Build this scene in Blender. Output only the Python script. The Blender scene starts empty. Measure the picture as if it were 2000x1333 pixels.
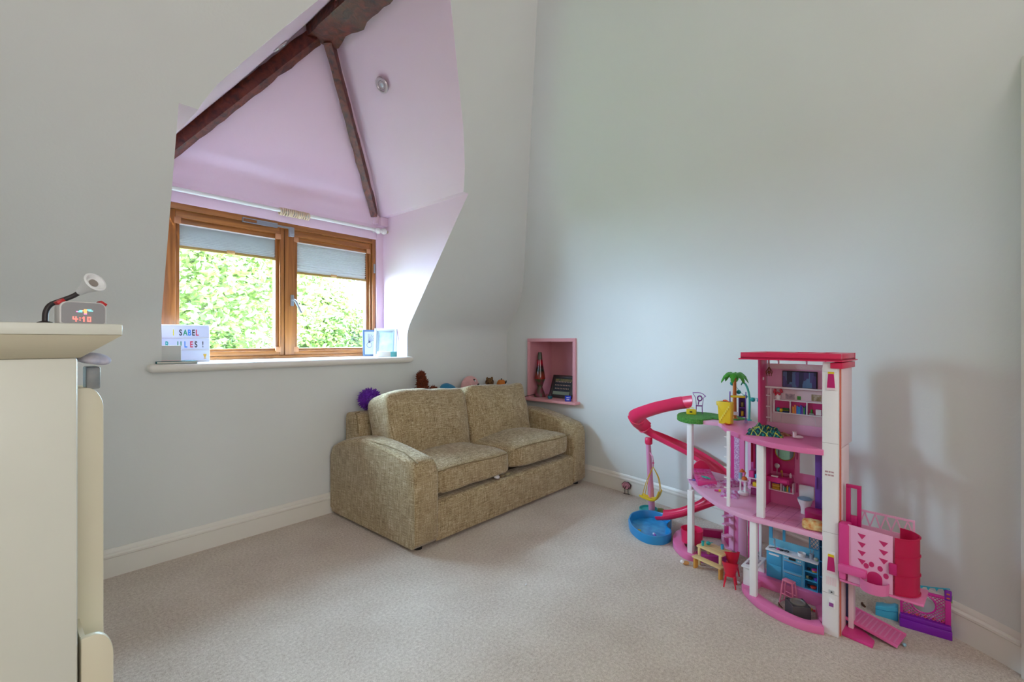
import bpy, bmesh, math, random
from mathutils import Vector, Matrix, noise as mnoise

random.seed(7)
scene = bpy.context.scene
COL = scene.collection
PI = math.pi

# ------------------------------------------------------------------ camera, sky, lights, exposure
cam_data = bpy.data.cameras.new('camera')
cam_data.sensor_width = 36.0
cam_data.lens = 900.0 / 2000.0 * 36.0
cam_data.clip_start = 0.05
cam = bpy.data.objects.new('camera', cam_data)
COL.objects.link(cam)
VIEW = math.atan2(790, 900.0)
cam.location = (0, 0, 1.1)
cam.rotation_euler = (PI / 2, 0, -(PI / 2 - VIEW))
scene.camera = cam

world = bpy.data.worlds.new('sky')
scene.world = world
world.use_nodes = True
bg = world.node_tree.nodes['Background']
bg.inputs['Color'].default_value = (0.50, 0.74, 1.0, 1)
bg.inputs['Strength'].default_value = 60.0

sd = bpy.data.lights.new('sun', 'SUN')
sd.energy = 28.0
sd.angle = math.radians(1.0)
sd.color = (1.0, 0.93, 0.80)
sun = bpy.data.objects.new('sun', sd)
COL.objects.link(sun)
sun.rotation_euler = (math.radians(48), 0, math.radians(-25))

def area_light(name, loc, rot, sx, sy, power, color, portal=False):
    ld = bpy.data.lights.new(name, 'AREA')
    ld.shape = 'RECTANGLE'
    ld.size, ld.size_y = sx, sy
    ld.energy = power
    ld.color = color
    if portal:
        ld.cycles.is_portal = True
    o = bpy.data.objects.new(name, ld)
    COL.objects.link(o)
    o.location = loc
    o.rotation_euler = rot
    return o

# sky light entering through the dormer window (portal only guides the sampling)
area_light('dormer_daylight_portal', (1.29, 3.25, 1.45), (PI / 2, 0, PI), 1.45, 0.95, 1, (1, 1, 1), True)
# added fill lamp behind the camera, in front of a made-up window
area_light('rear_fill_light', (-0.05, -1.64, 1.65), (PI / 2, 0, 0), 2.0, 1.2, 30, (1.0, 0.965, 0.965))

scene.view_settings.view_transform = 'Standard'
scene.view_settings.look = 'None'
scene.view_settings.gamma = 1.0
scene.view_settings.use_curve_mapping = False
scene.view_settings.exposure = 0.19

# ------------------------------------------------------------------ materials
def lin(c):
    out = []
    for v in c[:3]:
        v = v / 255.0
        out.append(v / 12.92 if v <= 0.04045 else ((v + 0.055) / 1.055) ** 2.4)
    return (*out, 1.0)

MATS = {}
def M(name, col=(200, 200, 200), rough=0.5, var=0.0, vscale=8.0, bump=0.0, bscale=60.0, metal=0.0,
      trans=0.0, emit=0.0, col2=None, spec=0.5, sheen=0.0):
    if name in MATS:
        return MATS[name]
    m = bpy.data.materials.new(name)
    m.use_nodes = True
    nt = m.node_tree
    b = nt.nodes['Principled BSDF']
    c = lin(col)
    b.inputs['Base Color'].default_value = c
    b.inputs['Roughness'].default_value = rough
    b.inputs['Metallic'].default_value = metal
    b.inputs['Specular IOR Level'].default_value = spec
    if sheen:
        b.inputs['Sheen Weight'].default_value = sheen
    if trans:
        b.inputs['Transmission Weight'].default_value = trans
        b.inputs['IOR'].default_value = 1.15
    if emit:
        b.inputs['Emission Color'].default_value = c
        b.inputs['Emission Strength'].default_value = emit
    tc = nt.nodes.new('ShaderNodeTexCoord')
    n = nt.nodes.new('ShaderNodeTexNoise')
    n.inputs['Scale'].default_value = vscale
    n.inputs['Detail'].default_value = 4
    nt.links.new(tc.outputs['Object'], n.inputs['Vector'])
    ramp = nt.nodes.new('ShaderNodeMix')
    ramp.data_type = 'RGBA'
    d = max(0.0, 1 - (var or 0.03))
    ramp.inputs['A'].default_value = c
    c2 = lin(col2) if col2 else (c[0] * d, c[1] * d, c[2] * d, 1)
    ramp.inputs['B'].default_value = c2
    mr = nt.nodes.new('ShaderNodeMapRange')
    mr.inputs['From Min'].default_value = 0.35
    mr.inputs['From Max'].default_value = 0.65
    nt.links.new(n.outputs['Fac'], mr.inputs['Value'])
    nt.links.new(mr.outputs['Result'], ramp.inputs['Factor'])
    nt.links.new(ramp.outputs['Result'], b.inputs['Base Color'])
    if bump:
        n2 = nt.nodes.new('ShaderNodeTexNoise')
        n2.inputs['Scale'].default_value = bscale
        n2.inputs['Detail'].default_value = 3
        nt.links.new(tc.outputs['Object'], n2.inputs['Vector'])
        bp = nt.nodes.new('ShaderNodeBump')
        bp.inputs['Strength'].default_value = bump
        bp.inputs['Distance'].default_value = 0.01
        nt.links.new(n2.outputs['Fac'], bp.inputs['Height'])
        nt.links.new(bp.outputs['Normal'], b.inputs['Normal'])
    MATS[name] = m
    return m

def nodes_of(m):
    return m.node_tree, m.node_tree.nodes['Principled BSDF']

def mat_carpet():
    m = M('carpet_pile', (196, 184, 172), 0.95, spec=0.1)
    nt, b = nodes_of(m)
    tc = nt.nodes.new('ShaderNodeTexCoord')
    def noise(scale, detail):
        n = nt.nodes.new('ShaderNodeTexNoise')
        n.inputs['Scale'].default_value = scale
        n.inputs['Detail'].default_value = detail
        nt.links.new(tc.outputs['Object'], n.inputs['Vector'])
        return n
    n1, n2, n3 = noise(260, 2), noise(90, 3), noise(3.5, 4)
    add = nt.nodes.new('ShaderNodeMath'); add.operation = 'ADD'
    nt.links.new(n1.outputs['Fac'], add.inputs[0]); nt.links.new(n2.outputs['Fac'], add.inputs[1])
    a2 = nt.nodes.new('ShaderNodeMath'); a2.operation = 'MULTIPLY_ADD'
    nt.links.new(n3.outputs['Fac'], a2.inputs[0]); a2.inputs[1].default_value = 0.55
    nt.links.new(add.outputs[0], a2.inputs[2])
    r = nt.nodes.new('ShaderNodeValToRGB')
    r.color_ramp.elements[0].position = 0.30
    r.color_ramp.elements[1].position = 0.72
    r.color_ramp.elements[0].color = lin((178, 157, 141))
    r.color_ramp.elements[1].color = lin((244, 232, 219))
    mr = nt.nodes.new('ShaderNodeMath'); mr.operation = 'MULTIPLY'; mr.inputs[1].default_value = 0.40
    nt.links.new(a2.outputs[0], mr.inputs[0])
    nt.links.new(mr.outputs[0], r.inputs['Fac'])
    nt.links.new(r.outputs['Color'], b.inputs['Base Color'])
    bp = nt.nodes.new('ShaderNodeBump'); bp.inputs['Strength'].default_value = 0.6; bp.inputs['Distance'].default_value = 0.006
    nt.links.new(add.outputs[0], bp.inputs['Height']); nt.links.new(bp.outputs['Normal'], b.inputs['Normal'])
    return m

def mat_weave():
    """chenille weave: threads stretched along each axis, mixed"""
    m = M('sofa_weave', (165, 145, 110), 0.9, spec=0.15, sheen=0.25)
    nt, b = nodes_of(m)
    tc = nt.nodes.new('ShaderNodeTexCoord')
    outs = []
    for sc in ((18, 150, 330), (330, 150, 16), (150, 16, 330)):
        mp = nt.nodes.new('ShaderNodeMapping')
        mp.inputs['Scale'].default_value = sc
        nt.links.new(tc.outputs['Object'], mp.inputs['Vector'])
        n = nt.nodes.new('ShaderNodeTexNoise')
        n.inputs['Scale'].default_value = 1.0
        n.inputs['Detail'].default_value = 2
        nt.links.new(mp.outputs['Vector'], n.inputs['Vector'])
        outs.append(n.outputs['Fac'])
    big = nt.nodes.new('ShaderNodeTexNoise'); big.inputs['Scale'].default_value = 7
    nt.links.new(tc.outputs['Object'], big.inputs['Vector'])
    a = nt.nodes.new('ShaderNodeMath'); a.operation = 'ADD'
    nt.links.new(outs[0], a.inputs[0]); nt.links.new(outs[1], a.inputs[1])
    a1 = nt.nodes.new('ShaderNodeMath'); a1.operation = 'ADD'
    nt.links.new(a.outputs[0], a1.inputs[0]); nt.links.new(outs[2], a1.inputs[1])
    a2 = nt.nodes.new('ShaderNodeMath'); a2.operation = 'MULTIPLY_ADD'; a2.inputs[1].default_value = 0.25
    nt.links.new(big.outputs['Fac'], a2.inputs[0]); nt.links.new(a1.outputs[0], a2.inputs[2])
    s = nt.nodes.new('ShaderNodeMath'); s.operation = 'MULTIPLY'; s.inputs[1].default_value = 0.3077
    nt.links.new(a2.outputs[0], s.inputs[0])
    r = nt.nodes.new('ShaderNodeValToRGB')
    e = r.color_ramp.elements
    e[0].position, e[1].position = 0.36, 0.63
    e[0].color, e[1].color = lin((104, 84, 56)), lin((216, 200, 168))
    k = e.new(0.5); k.color = lin((172, 148, 110))
    nt.links.new(s.outputs[0], r.inputs['Fac']); nt.links.new(r.outputs['Color'], b.inputs['Base Color'])
    bp = nt.nodes.new('ShaderNodeBump'); bp.inputs['Strength'].default_value = 0.5; bp.inputs['Distance'].default_value = 0.004
    nt.links.new(s.outputs[0], bp.inputs['Height']); nt.links.new(bp.outputs['Normal'], b.inputs['Normal'])
    return m

def mat_wood(name, c1, c2, scale=(3, 3, 30), rough=0.45, bump=0.1):
    if name in MATS: return MATS[name]
    m = M(name, c1, rough)
    nt, b = nodes_of(m)
    tc = nt.nodes.new('ShaderNodeTexCoord'); mp = nt.nodes.new('ShaderNodeMapping')
    mp.inputs['Scale'].default_value = scale
    nt.links.new(tc.outputs['Object'], mp.inputs['Vector'])
    n = nt.nodes.new('ShaderNodeTexNoise'); n.inputs['Scale'].default_value = 2.2; n.inputs['Detail'].default_value = 6
    n.inputs['Distortion'].default_value = 0.6
    nt.links.new(mp.outputs['Vector'], n.inputs['Vector'])
    r = nt.nodes.new('ShaderNodeValToRGB')
    r.color_ramp.elements[0].position, r.color_ramp.elements[1].position = 0.32, 0.68
    r.color_ramp.elements[0].color, r.color_ramp.elements[1].color = lin(c1), lin(c2)
    nt.links.new(n.outputs['Fac'], r.inputs['Fac']); nt.links.new(r.outputs['Color'], b.inputs['Base Color'])
    bp = nt.nodes.new('ShaderNodeBump'); bp.inputs['Strength'].default_value = bump; bp.inputs['Distance'].default_value = 0.01
    nt.links.new(n.outputs['Fac'], bp.inputs['Height']); nt.links.new(bp.outputs['Normal'], b.inputs['Normal'])
    return m

def mat_glass(name, col=(255, 255, 255), mixf=0.08, rough=0.0):
    """thin clear sheet: mostly see-through with a little gloss"""
    if name in MATS: return MATS[name]
    m = bpy.data.materials.new(name); m.use_nodes = True
    nt = m.node_tree
    for n in list(nt.nodes): nt.nodes.remove(n)
    out = nt.nodes.new('ShaderNodeOutputMaterial')
    t = nt.nodes.new('ShaderNodeBsdfTransparent'); t.inputs['Color'].default_value = lin(col)
    g = nt.nodes.new('ShaderNodeBsdfGlossy'); g.inputs['Roughness'].default_value = rough
    mx = nt.nodes.new('ShaderNodeMixShader'); mx.inputs['Fac'].default_value = mixf
    nt.links.new(t.outputs[0], mx.inputs[1]); nt.links.new(g.outputs[0], mx.inputs[2])
    nt.links.new(mx.outputs[0], out.inputs['Surface'])
    MATS[name] = m
    return m

def mat_tinted(name, col, fac=0.5, rough=0.2):
    """coloured see-through plastic"""
    if name in MATS: return MATS[name]
    m = bpy.data.materials.new(name); m.use_nodes = True
    nt = m.node_tree
    b = nt.nodes['Principled BSDF']
    b.inputs['Base Color'].default_value = lin(col); b.inputs['Roughness'].default_value = rough
    t = nt.nodes.new('ShaderNodeBsdfTransparent'); t.inputs['Color'].default_value = lin(col)
    mx = nt.nodes.new('ShaderNodeMixShader'); mx.inputs['Fac'].default_value = fac
    out = nt.nodes['Material Output']
    nt.links.new(t.outputs[0], mx.inputs[1]); nt.links.new(b.outputs[0], mx.inputs[2])
    nt.links.new(mx.outputs[0], out.inputs['Surface'])
    MATS[name] = m
    return m

# ------------------------------------------------------------------ mesh helpers
class MB:
    def __init__(s): s.v = []; s.f = []; s.mi = []
    def add(s, verts, faces, xf=None, mi=0):
        o = len(s.v)
        for p in verts:
            p = Vector(p)
            s.v.append(tuple(xf @ p) if xf else tuple(p))
        s.f += [tuple(i + o for i in f) for f in faces]
        s.mi += [mi] * len(faces)
        return s
    def box(s, x0, x1, y0, y1, z0, z1, xf=None, mi=0):
        v = [(x0, y0, z0), (x1, y0, z0), (x1, y1, z0), (x0, y1, z0), (x0, y0, z1), (x1, y0, z1), (x1, y1, z1), (x0, y1, z1)]
        return s.add(v, [(0, 3, 2, 1), (4, 5, 6, 7), (0, 1, 5, 4), (1, 2, 6, 5), (2, 3, 7, 6), (3, 0, 4, 7)], xf, mi)
    def cbox(s, c, d, xf=None, mi=0):
        return s.box(c[0] - d[0] / 2, c[0] + d[0] / 2, c[1] - d[1] / 2, c[1] + d[1] / 2, c[2] - d[2] / 2, c[2] + d[2] / 2, xf, mi)
    def prism(s, poly, z0, z1, xf=None, mi=0):
        n = len(poly)
        a = sum(poly[i][0] * poly[(i + 1) % n][1] - poly[(i + 1) % n][0] * poly[i][1] for i in range(n))
        if a < 0: poly = poly[::-1]
        v = [(p[0], p[1], z0) for p in poly] + [(p[0], p[1], z1) for p in poly]
        f = [tuple(range(n - 1, -1, -1)), tuple(range(n, 2 * n))]
        f += [(i, (i + 1) % n, n + (i + 1) % n, n + i) for i in range(n)]
        return s.add(v, f, xf, mi)
    def tube(s, pts, r, n=8, closed=False, xf=None, mi=0):
        pts = [Vector(p) for p in pts]
        m = len(pts)
        rr = r if isinstance(r, (list, tuple)) else [r] * m
        rings = []; ref = None
        for i, p in enumerate(pts):
            if closed: t = pts[(i + 1) % m] - pts[i - 1]
            else: t = pts[min(i + 1, m - 1)] - pts[max(i - 1, 0)]
            t = t.normalized() if t.length > 1e-9 else Vector((0, 0, 1))
            if ref is None:
                ref = Vector((0, 0, 1)) if abs(t.z) < 0.9 else Vector((1, 0, 0))
            a = (ref - t * ref.dot(t)).normalized(); b = t.cross(a); ref = a
            rings.append([p + a * (rr[i] * math.cos(2 * PI * k / n)) + b * (rr[i] * math.sin(2 * PI * k / n)) for k in range(n)])
        v = [q for rg in rings for q in rg]; f = []
        for i in range(m if closed else m - 1):
            j = (i + 1) % m
            f += [(i * n + k, i * n + (k + 1) % n, j * n + (k + 1) % n, j * n + k) for k in range(n)]
        if not closed:
            f += [tuple(range(n - 1, -1, -1)), tuple((m - 1) * n + k for k in range(n))]
        return s.add(v, f, xf, mi)
    def bar(s, a, b, wx, wz, xf=None, mi=0):
        a, b = Vector(a), Vector(b)
        t = (b - a).normalized()
        up = Vector((0, 0, 1)) if abs(t.z) < 0.95 else Vector((0, 1, 0))
        sd_ = t.cross(up).normalized(); u2 = sd_.cross(t)
        v = []
        for p in (a, b):
            v += [p + sd_ * (sx * wx / 2) + u2 * (sz * wz / 2) for sx, sz in ((-1, -1), (1, -1), (1, 1), (-1, 1))]
        return s.add(v, [(0, 1, 2, 3), (7, 6, 5, 4), (0, 4, 5, 1), (1, 5, 6, 2), (2, 6, 7, 3), (3, 7, 4, 0)], xf, mi)
    def lathe(s, prof, n=24, c=(0, 0, 0), xf=None, mi=0, a0=0.0, a1=2 * PI):
        full = abs(a1 - a0 - 2 * PI) < 1e-6
        k = n if full else n + 1
        v = []; f = []
        for r, z in prof:
            for i in range(k):
                a = a0 + (a1 - a0) * i / n
                v.append((c[0] + r * math.cos(a), c[1] + r * math.sin(a), c[2] + z))
        for j in range(len(prof) - 1):
            for i in range(n):
                i2 = (i + 1) % k
                f.append((j * k + i, j * k + i2, (j + 1) * k + i2, (j + 1) * k + i))
        if full:
            if prof[0][0] > 1e-6: f.append(tuple(range(k - 1, -1, -1)))
            if prof[-1][0] > 1e-6: f.append(tuple((len(prof) - 1) * k + i for i in range(k)))
        return s.add(v, f, xf, mi)
    def ball(s, c, r, n=12, m=8, xf=None, mi=0):
        rx, ry, rz = r if isinstance(r, (list, tuple)) else (r, r, r)
        v = [(c[0], c[1], c[2] - rz)]
        for j in range(1, m):
            t = -PI / 2 + PI * j / m
            v += [(c[0] + rx * math.cos(t) * math.cos(2 * PI * i / n), c[1] + ry * math.cos(t) * math.sin(2 * PI * i / n), c[2] + rz * math.sin(t)) for i in range(n)]
        v.append((c[0], c[1], c[2] + rz))
        f = [(0, 1 + (i + 1) % n, 1 + i) for i in range(n)]
        for j in range(m - 2):
            f += [(1 + j * n + i, 1 + j * n + (i + 1) % n, 1 + (j + 1) * n + (i + 1) % n, 1 + (j + 1) * n + i) for i in range(n)]
        L = len(v) - 1; o = 1 + (m - 2) * n
        f += [(o + i, o + (i + 1) % n, L) for i in range(n)]
        return s.add(v, f, xf, mi)
    def sweep(s, frames, prof, closed=True, cap=True, mi=0):
        """frames: list of (origin, side, up); prof: 2-D loop"""
        n = len(prof); v = []; f = []
        for o, a, b in frames:
            v += [o + a * p[0] + b * p[1] for p in prof]
        for i in range(len(frames) - 1):
            for k in range(n if closed else n - 1):
                k2 = (k + 1) % n
                f.append((i * n + k, i * n + k2, (i + 1) * n + k2, (i + 1) * n + k))
        if cap and closed:
            f += [tuple(range(n - 1, -1, -1)), tuple((len(frames) - 1) * n + k for k in range(n))]
        return s.add(v, f, None, mi)
    def grid(s, rows, mi=0):
        n = len(rows[0]); v = [p for r in rows for p in r]; f = []
        for j in range(len(rows) - 1):
            f += [(j * n + i, j * n + i + 1, (j + 1) * n + i + 1, (j + 1) * n + i) for i in range(n - 1)]
        return s.add(v, f, None, mi)
    def build(s, name, mat, parent=None, bevel=0.0, seg=2, smooth=40, weld=False, loc=None, rot=None):
        me = bpy.data.meshes.new(name)
        bm = bmesh.new()
        vs = [bm.verts.new(p) for p in s.v]
        for f, mi in zip(s.f, s.mi):
            if len(set(f)) < 3: continue
            try:
                face = bm.faces.new([vs[i] for i in f]); face.material_index = mi
            except ValueError: pass
        if weld: bmesh.ops.remove_doubles(bm, verts=bm.verts[:], dist=1e-4)
        bmesh.ops.recalc_face_normals(bm, faces=bm.faces[:])
        if bevel:
            ed = [e for e in bm.edges if len(e.link_faces) == 2 and e.calc_face_angle(0) > 0.6]
            bmesh.ops.bevel(bm, geom=ed, offset=bevel, segments=seg, affect='EDGES', profile=0.5, clamp_overlap=True)
        bm.to_mesh(me); bm.free()
        mats = mat if isinstance(mat, (list, tuple)) else [mat]
        for m in mats: me.materials.append(m)
        if smooth:
            for p in me.polygons: p.use_smooth = True
            me.set_sharp_from_angle(angle=math.radians(smooth))
        o = bpy.data.objects.new(name, me)
        COL.objects.link(o)
        if parent: o.parent = parent
        if loc: o.location = loc
        if rot: o.rotation_euler = rot
        return o

def tag(o, label, cat, group=None):
    o['label'] = label; o['category'] = cat
    if group: o['group'] = group
    return o
def struct(o, label=None):
    o['kind'] = 'structure'
    if label: o['label'] = label
    return o
def thing(name, label, cat, loc=(0, 0, 0), rz=0.0, group=None):
    o = bpy.data.objects.new(name, None)
    o.empty_display_size = 0.05
    COL.objects.link(o)
    o.location = loc; o.rotation_euler = (0, 0, rz)
    return tag(o, label, cat, group)
def sempty(name, loc=(0, 0, 0)):
    o = bpy.data.objects.new(name, None); o.empty_display_size = 0.05
    COL.objects.link(o); o.location = loc; o['kind'] = 'structure'
    return o
def copy_thing(root, loc, rz, label=None):
    r = root.copy(); COL.objects.link(r); r.location = loc; r.rotation_euler = (0, 0, rz)
    if label: r['label'] = label
    for ch in root.children:
        c = ch.copy(); COL.objects.link(c); c.parent = r
    return r
def text_mesh(name, body, size, mat, parent, loc, rot, depth=0.0006, sx=0.6):
    cu = bpy.data.curves.new(name, 'FONT')
    cu.body = body; cu.size = size; cu.extrude = depth; cu.offset = 0.0011 * size / 0.046; cu.align_x = 'CENTER'; cu.align_y = 'BOTTOM_BASELINE'
    t = bpy.data.objects.new('tmp_text', cu); COL.objects.link(t)
    dg = bpy.context.evaluated_depsgraph_get()
    me = bpy.data.meshes.new_from_object(t.evaluated_get(dg))
    bpy.data.objects.remove(t); bpy.data.curves.remove(cu)
    me.name = name
    me.transform(Matrix.Diagonal((sx, 1, 1, 1)))
    me.materials.clear(); me.materials.append(mat)
    o = bpy.data.objects.new(name, me); COL.objects.link(o)
    o.parent = parent; o.location = loc; o.rotation_euler = rot
    return o
def lerp(a, b, t): return a + (b - a) * t
def interp(x, xs, ys):
    if x <= xs[0]: return ys[0]
    for i in range(len(xs) - 1):
        if x <= xs[i + 1]: return lerp(ys[i], ys[i + 1], (x - xs[i]) / (xs[i + 1] - xs[i]))
    return ys[-1]
def catmull(pts, n=8):
    P = [Vector(p) for p in pts]; out = []
    for i in range(len(P) - 1):
        p0, p1, p2, p3 = P[max(i - 1, 0)], P[i], P[i + 1], P[min(i + 2, len(P) - 1)]
        for k in range(n):
            t = k / n
            out.append(0.5 * ((2 * p1) + (p2 - p0) * t + (2 * p0 - 5 * p1 + 4 * p2 - p3) * t * t + (3 * p1 - p0 - 3 * p2 + p3) * t ** 3))
    out.append(P[-1])
    return out
def cushion(sx, sy, sz, bulge=0.0, p=7.0, cuts=10, jitter=0.0, seed=0):
    """rounded, softly puffed block centred on the origin; returns an MB"""
    bm = bmesh.new()
    bmesh.ops.create_cube(bm, size=2.0)
    bmesh.ops.subdivide_edges(bm, edges=bm.edges[:], cuts=cuts, use_grid_fill=True)
    mb = MB(); idx = {}
    for i, v in enumerate(bm.verts):
        a, b, c = v.co
        q = (abs(a) ** p + abs(b) ** p + abs(c) ** p) ** (1 / p)
        k = max(abs(a), abs(b), abs(c)) / q
        x, y, z = a * k, b * k, c * k
        bz = bulge * (1 - x * x) * (1 - y * y) * (1 if z > 0 else -0.25) * abs(z)
        w = Vector((x * sx / 2, y * sy / 2, z * sz / 2 + bz))
        if jitter:
            w += Vector(mnoise.noise_vector(w * 7 + Vector((seed, seed, 0)))) * jitter
        mb.v.append(tuple(w)); idx[v] = i
    for f in bm.faces:
        mb.f.append(tuple(idx[v] for v in f.verts)); mb.mi.append(0)
    bm.free()
    return mb

# shared materials
WALL = M('wall_paint', (228, 228, 224), 0.9, var=0.03, vscale=1.5, bump=0.04, bscale=90, spec=0.2)
CEIL = M('ceiling_paint', (228, 226, 220), 0.9, var=0.03, vscale=1.5)
PINKW = M('dormer_pink_paint', (231, 203, 219), 0.9, var=0.03, vscale=1.5, bump=0.04, bscale=90, spec=0.2)
NICHEP = M('niche_pink_paint', (226, 160, 166), 0.8, var=0.05, vscale=3)
GLOSSW = M('white_gloss_paint', (236, 230, 220), 0.35, var=0.03, vscale=6)
OAK = mat_wood('window_oak', (122, 70, 26), (166, 104, 48), (22, 22, 1.2), 0.4, 0.03)
OAKH = mat_wood('window_oak_rail', (122, 70, 26), (166, 104, 48), (1.2, 22, 22), 0.4, 0.03)
BEAM = mat_wood('beam_stain', (52, 17, 10), (112, 46, 26), (12, 12, 12), 0.45, 0.5)
STEEL = M('brushed_steel', (150, 152, 158), 0.35, metal=0.8)
WHITEP = M('white_plastic', (236, 236, 236), 0.35)
BLACK = M('black_matte', (22, 20, 20), 0.6)
CARPET = mat_carpet()
WEAVE = mat_weave()
# ================================================================== ROOM SHELL
YW = 2.83
SLOPE = 0.852 / 0.646
def wall_y(z):
    """inner face of the window wall: upright to the knee, then coved into the roof slope"""
    ys = 2.817 - (z - 1.2) / SLOPE
    k = 0.05
    h = max(k - abs(YW - ys), 0.0) / k
    return min(YW, ys) - h * h * k * 0.25
ZT = 2.95
LP = [(0.498, 2.035), (0.564, 2.039), (0.579, 2.073), (0.611, 2.132), (0.674, 2.217), (0.773, 2.345), (0.89, 2.49), (1.05, 2.70), (1.24, 2.95)]
RP = [(2.048, 2.052), (2.004, 2.052), (1.985, 2.085), (1.94, 2.16), (1.81, 2.328), (1.65, 2.504), (1.453, 2.721), (1.24, 2.95)]
def open_l(z):
    if z <= 2.037: return interp(z, [0.98, 1.14, 2.037], [0.575, 0.575, 0.498])
    return interp(z, [p[1] for p in LP[1:]], [p[0] for p in LP[1:]])
def open_r(z):
    if z <= 2.052: return 2.048
    return interp(z, [p[1] for p in RP[1:]], [p[0] for p in RP[1:]])
zs = sorted(set([0.0, 0.4, 0.8, 0.98] + [1.0 + 0.02 * i for i in range(1, 20)] + [1.4 + 0.1 * i for i in range(16)] +
                [2.037, 2.052] + [p[1] for p in LP] + [p[1] for p in RP] + [ZT]))
zs = [z for z in zs if z <= ZT]
XL0, XR0 = -1.32, 3.6
mb = MB()
def seg(xa, xb, xc, xd, za, zb, n):
    r0 = [(lerp(xa, xb, i / n), wall_y(za), za) for i in range(n + 1)]
    r1 = [(lerp(xc, xd, i / n), wall_y(zb), zb) for i in range(n + 1)]
    mb.grid([r0, r1])
for za, zb in zip(zs[:-1], zs[1:]):
    if zb <= 0.981:
        seg(XL0, XR0, XL0, XR0, za, zb, 1)
    else:
        e = 1e-5
        seg(XL0, open_l(za + e), XL0, open_l(zb - e), za, zb, 1)
        seg(open_r(za + e), XR0, open_r(zb - e), XR0, za, zb, 1)
struct(mb.build('wall_window', WALL, weld=True, smooth=60), 'off-white window wall rising into the sloping attic ceiling')

# dormer cheeks, ledges, ceilings (pink)
YD = 3.14
mb = MB(); rows = []
for z in [z for z in zs if 0.98 <= z <= 2.052]:
    rows.append([(2.048, wall_y(z), z), (2.048, YD, z)])
mb.grid(rows)
mb.grid([[(2.048, wall_y(2.052), 2.052), (2.048, YD, 2.052)], [(2.004, wall_y(2.052), 2.052), (2.004, YD, 2.052)]])
struct(mb.build('wall_dormer_right', PINKW, weld=True), 'pink right cheek of the dormer recess')
mb = MB(); rows = []
for z in [z for z in zs if 0.98 <= z <= 2.0371]:
    rows.append([(open_l(z), wall_y(z), z), (open_l(z), YD, z)])
mb.grid(rows)
mb.grid([[(0.498, wall_y(2.037), 2.037), (0.498, YD, 2.037)], [(0.564, wall_y(2.037), 2.037), (0.564, YD, 2.037)]])
struct(mb.build('wall_dormer_left', PINKW, weld=True), 'pink left cheek of the dormer recess')
def hip_y(z):
    t = (z - 2.06) * 0.745
    k = 0.06
    s = YD - t
    h = max(k - abs(YD - s), 0) / k
    return min(YD, s) - h * h * k * 0.25 + (0.004 if z < 2.0 else 0)
mb = MB()
for prof in (LP[1:], RP[1:]):
    dense = []
    for a, b in zip(prof[:-1], prof[1:]):
        dense += [(lerp(a[0], b[0], i / 4), lerp(a[1], b[1], i / 4)) for i in range(4)]
    dense.append(prof[-1])
    mb.grid([[(x, wall_y(z), z), (x, (wall_y(z) + hip_y(z)) / 2, z), (x, hip_y(z), z)] for x, z in dense])
hz = [1.95 + (ZT - 1.95) * i / 40 for i in range(41)]
mb.grid([[(open_l(z) - 0.06, hip_y(z), z), (open_r(z) + 0.06, hip_y(z), z)] for z in hz])
struct(mb.build('ceiling_dormer', PINKW, smooth=50), 'pink hipped ceiling inside the dormer')
# wall around the window inside the dormer
WX0, WX1, WZ0, WZ1 = 0.60, 1.988, 0.985, 1.885
mb = MB()
mb.box(0.44, WX0, YD, YD + 0.12, 0.9, 2.3)
mb.box(WX1, 2.15, YD, YD + 0.12, 0.9, 2.3)
mb.box(WX0, WX1, YD, YD + 0.12, WZ1, 2.3)
mb.box(WX0, WX1, YD + 0.02, YD + 0.12, 0.9, WZ0)
struct(mb.build('wall_dormer_front', PINKW, bevel=0.004), 'pink wall framing the dormer window')
# pink boxed-in corner by the curtain rail
struct(MB().box(1.985, 2.048, 3.075, YD, 1.985, 2.05).box(1.955, 1.99, 3.10, YD, 2.0, 2.06).build('trim_1', PINKW, bevel=0.003), 'small boxed pink corner under the right hip beam')

# ---- curved end wall with hip slope above
WP = catmull([(3.142, 2.95, 0), (3.13, 2.55, 0), (3.118, 2.2, 0), (3.093, 1.88, 0), (3.02, 1.406, 0), (2.868, 0.80, 0), (2.638, 0.29, 0), (2.372, -0.107, 0), (2.25, -0.262, 0), (2.05, -0.47, 0), (1.62, -0.85, 0)], 10)
WP = WP[::-1]
def wall_x(y):
    return interp(y, [p.y for p in WP], [p.x for p in WP])
def smin(a, b, k):
    h = max(k - abs(a - b), 0) / k
    return min(a, b) - h * h * k * 0.25
def hip_x(y, z): return 3.06 + (0.458 * (y - 2.56) - 1.896 * (z - 1.54)) / 2.739
def rwall(y, z): return smin(wall_x(y) + 0.012, hip_x(y, z), 0.16)
NY0, NY1, NZ0, NZ1 = 2.055, 2.545, 0.612, 1.118
ys = sorted(set([round(-0.85 + 0.05 * i, 3) for i in range(76)] + [NY0, NY1]))
zr = sorted(set([round(0.06 * i, 3) for i in range(50)] + [NZ0, NZ1, ZT]))
mb = MB(); V = {}
for i, y in enumerate(ys):
    for j, z in enumerate(zr):
        V[i, j] = len(mb.v); mb.v.append((rwall(y, z), y, z))
for i in range(len(ys) - 1):
    for j in range(len(zr) - 1):
        ym, zm = (ys[i] + ys[i + 1]) / 2, (zr[j] + zr[j + 1]) / 2
        if NY0 < ym < NY1 and NZ0 < zm < NZ1: continue
        mb.f.append((V[i, j], V[i + 1, j], V[i + 1, j + 1], V[i, j + 1])); mb.mi.append(0)
struct(mb.build('wall_right', WALL, smooth=60), 'off-white curved end wall leaning into the hip slope above')
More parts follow.
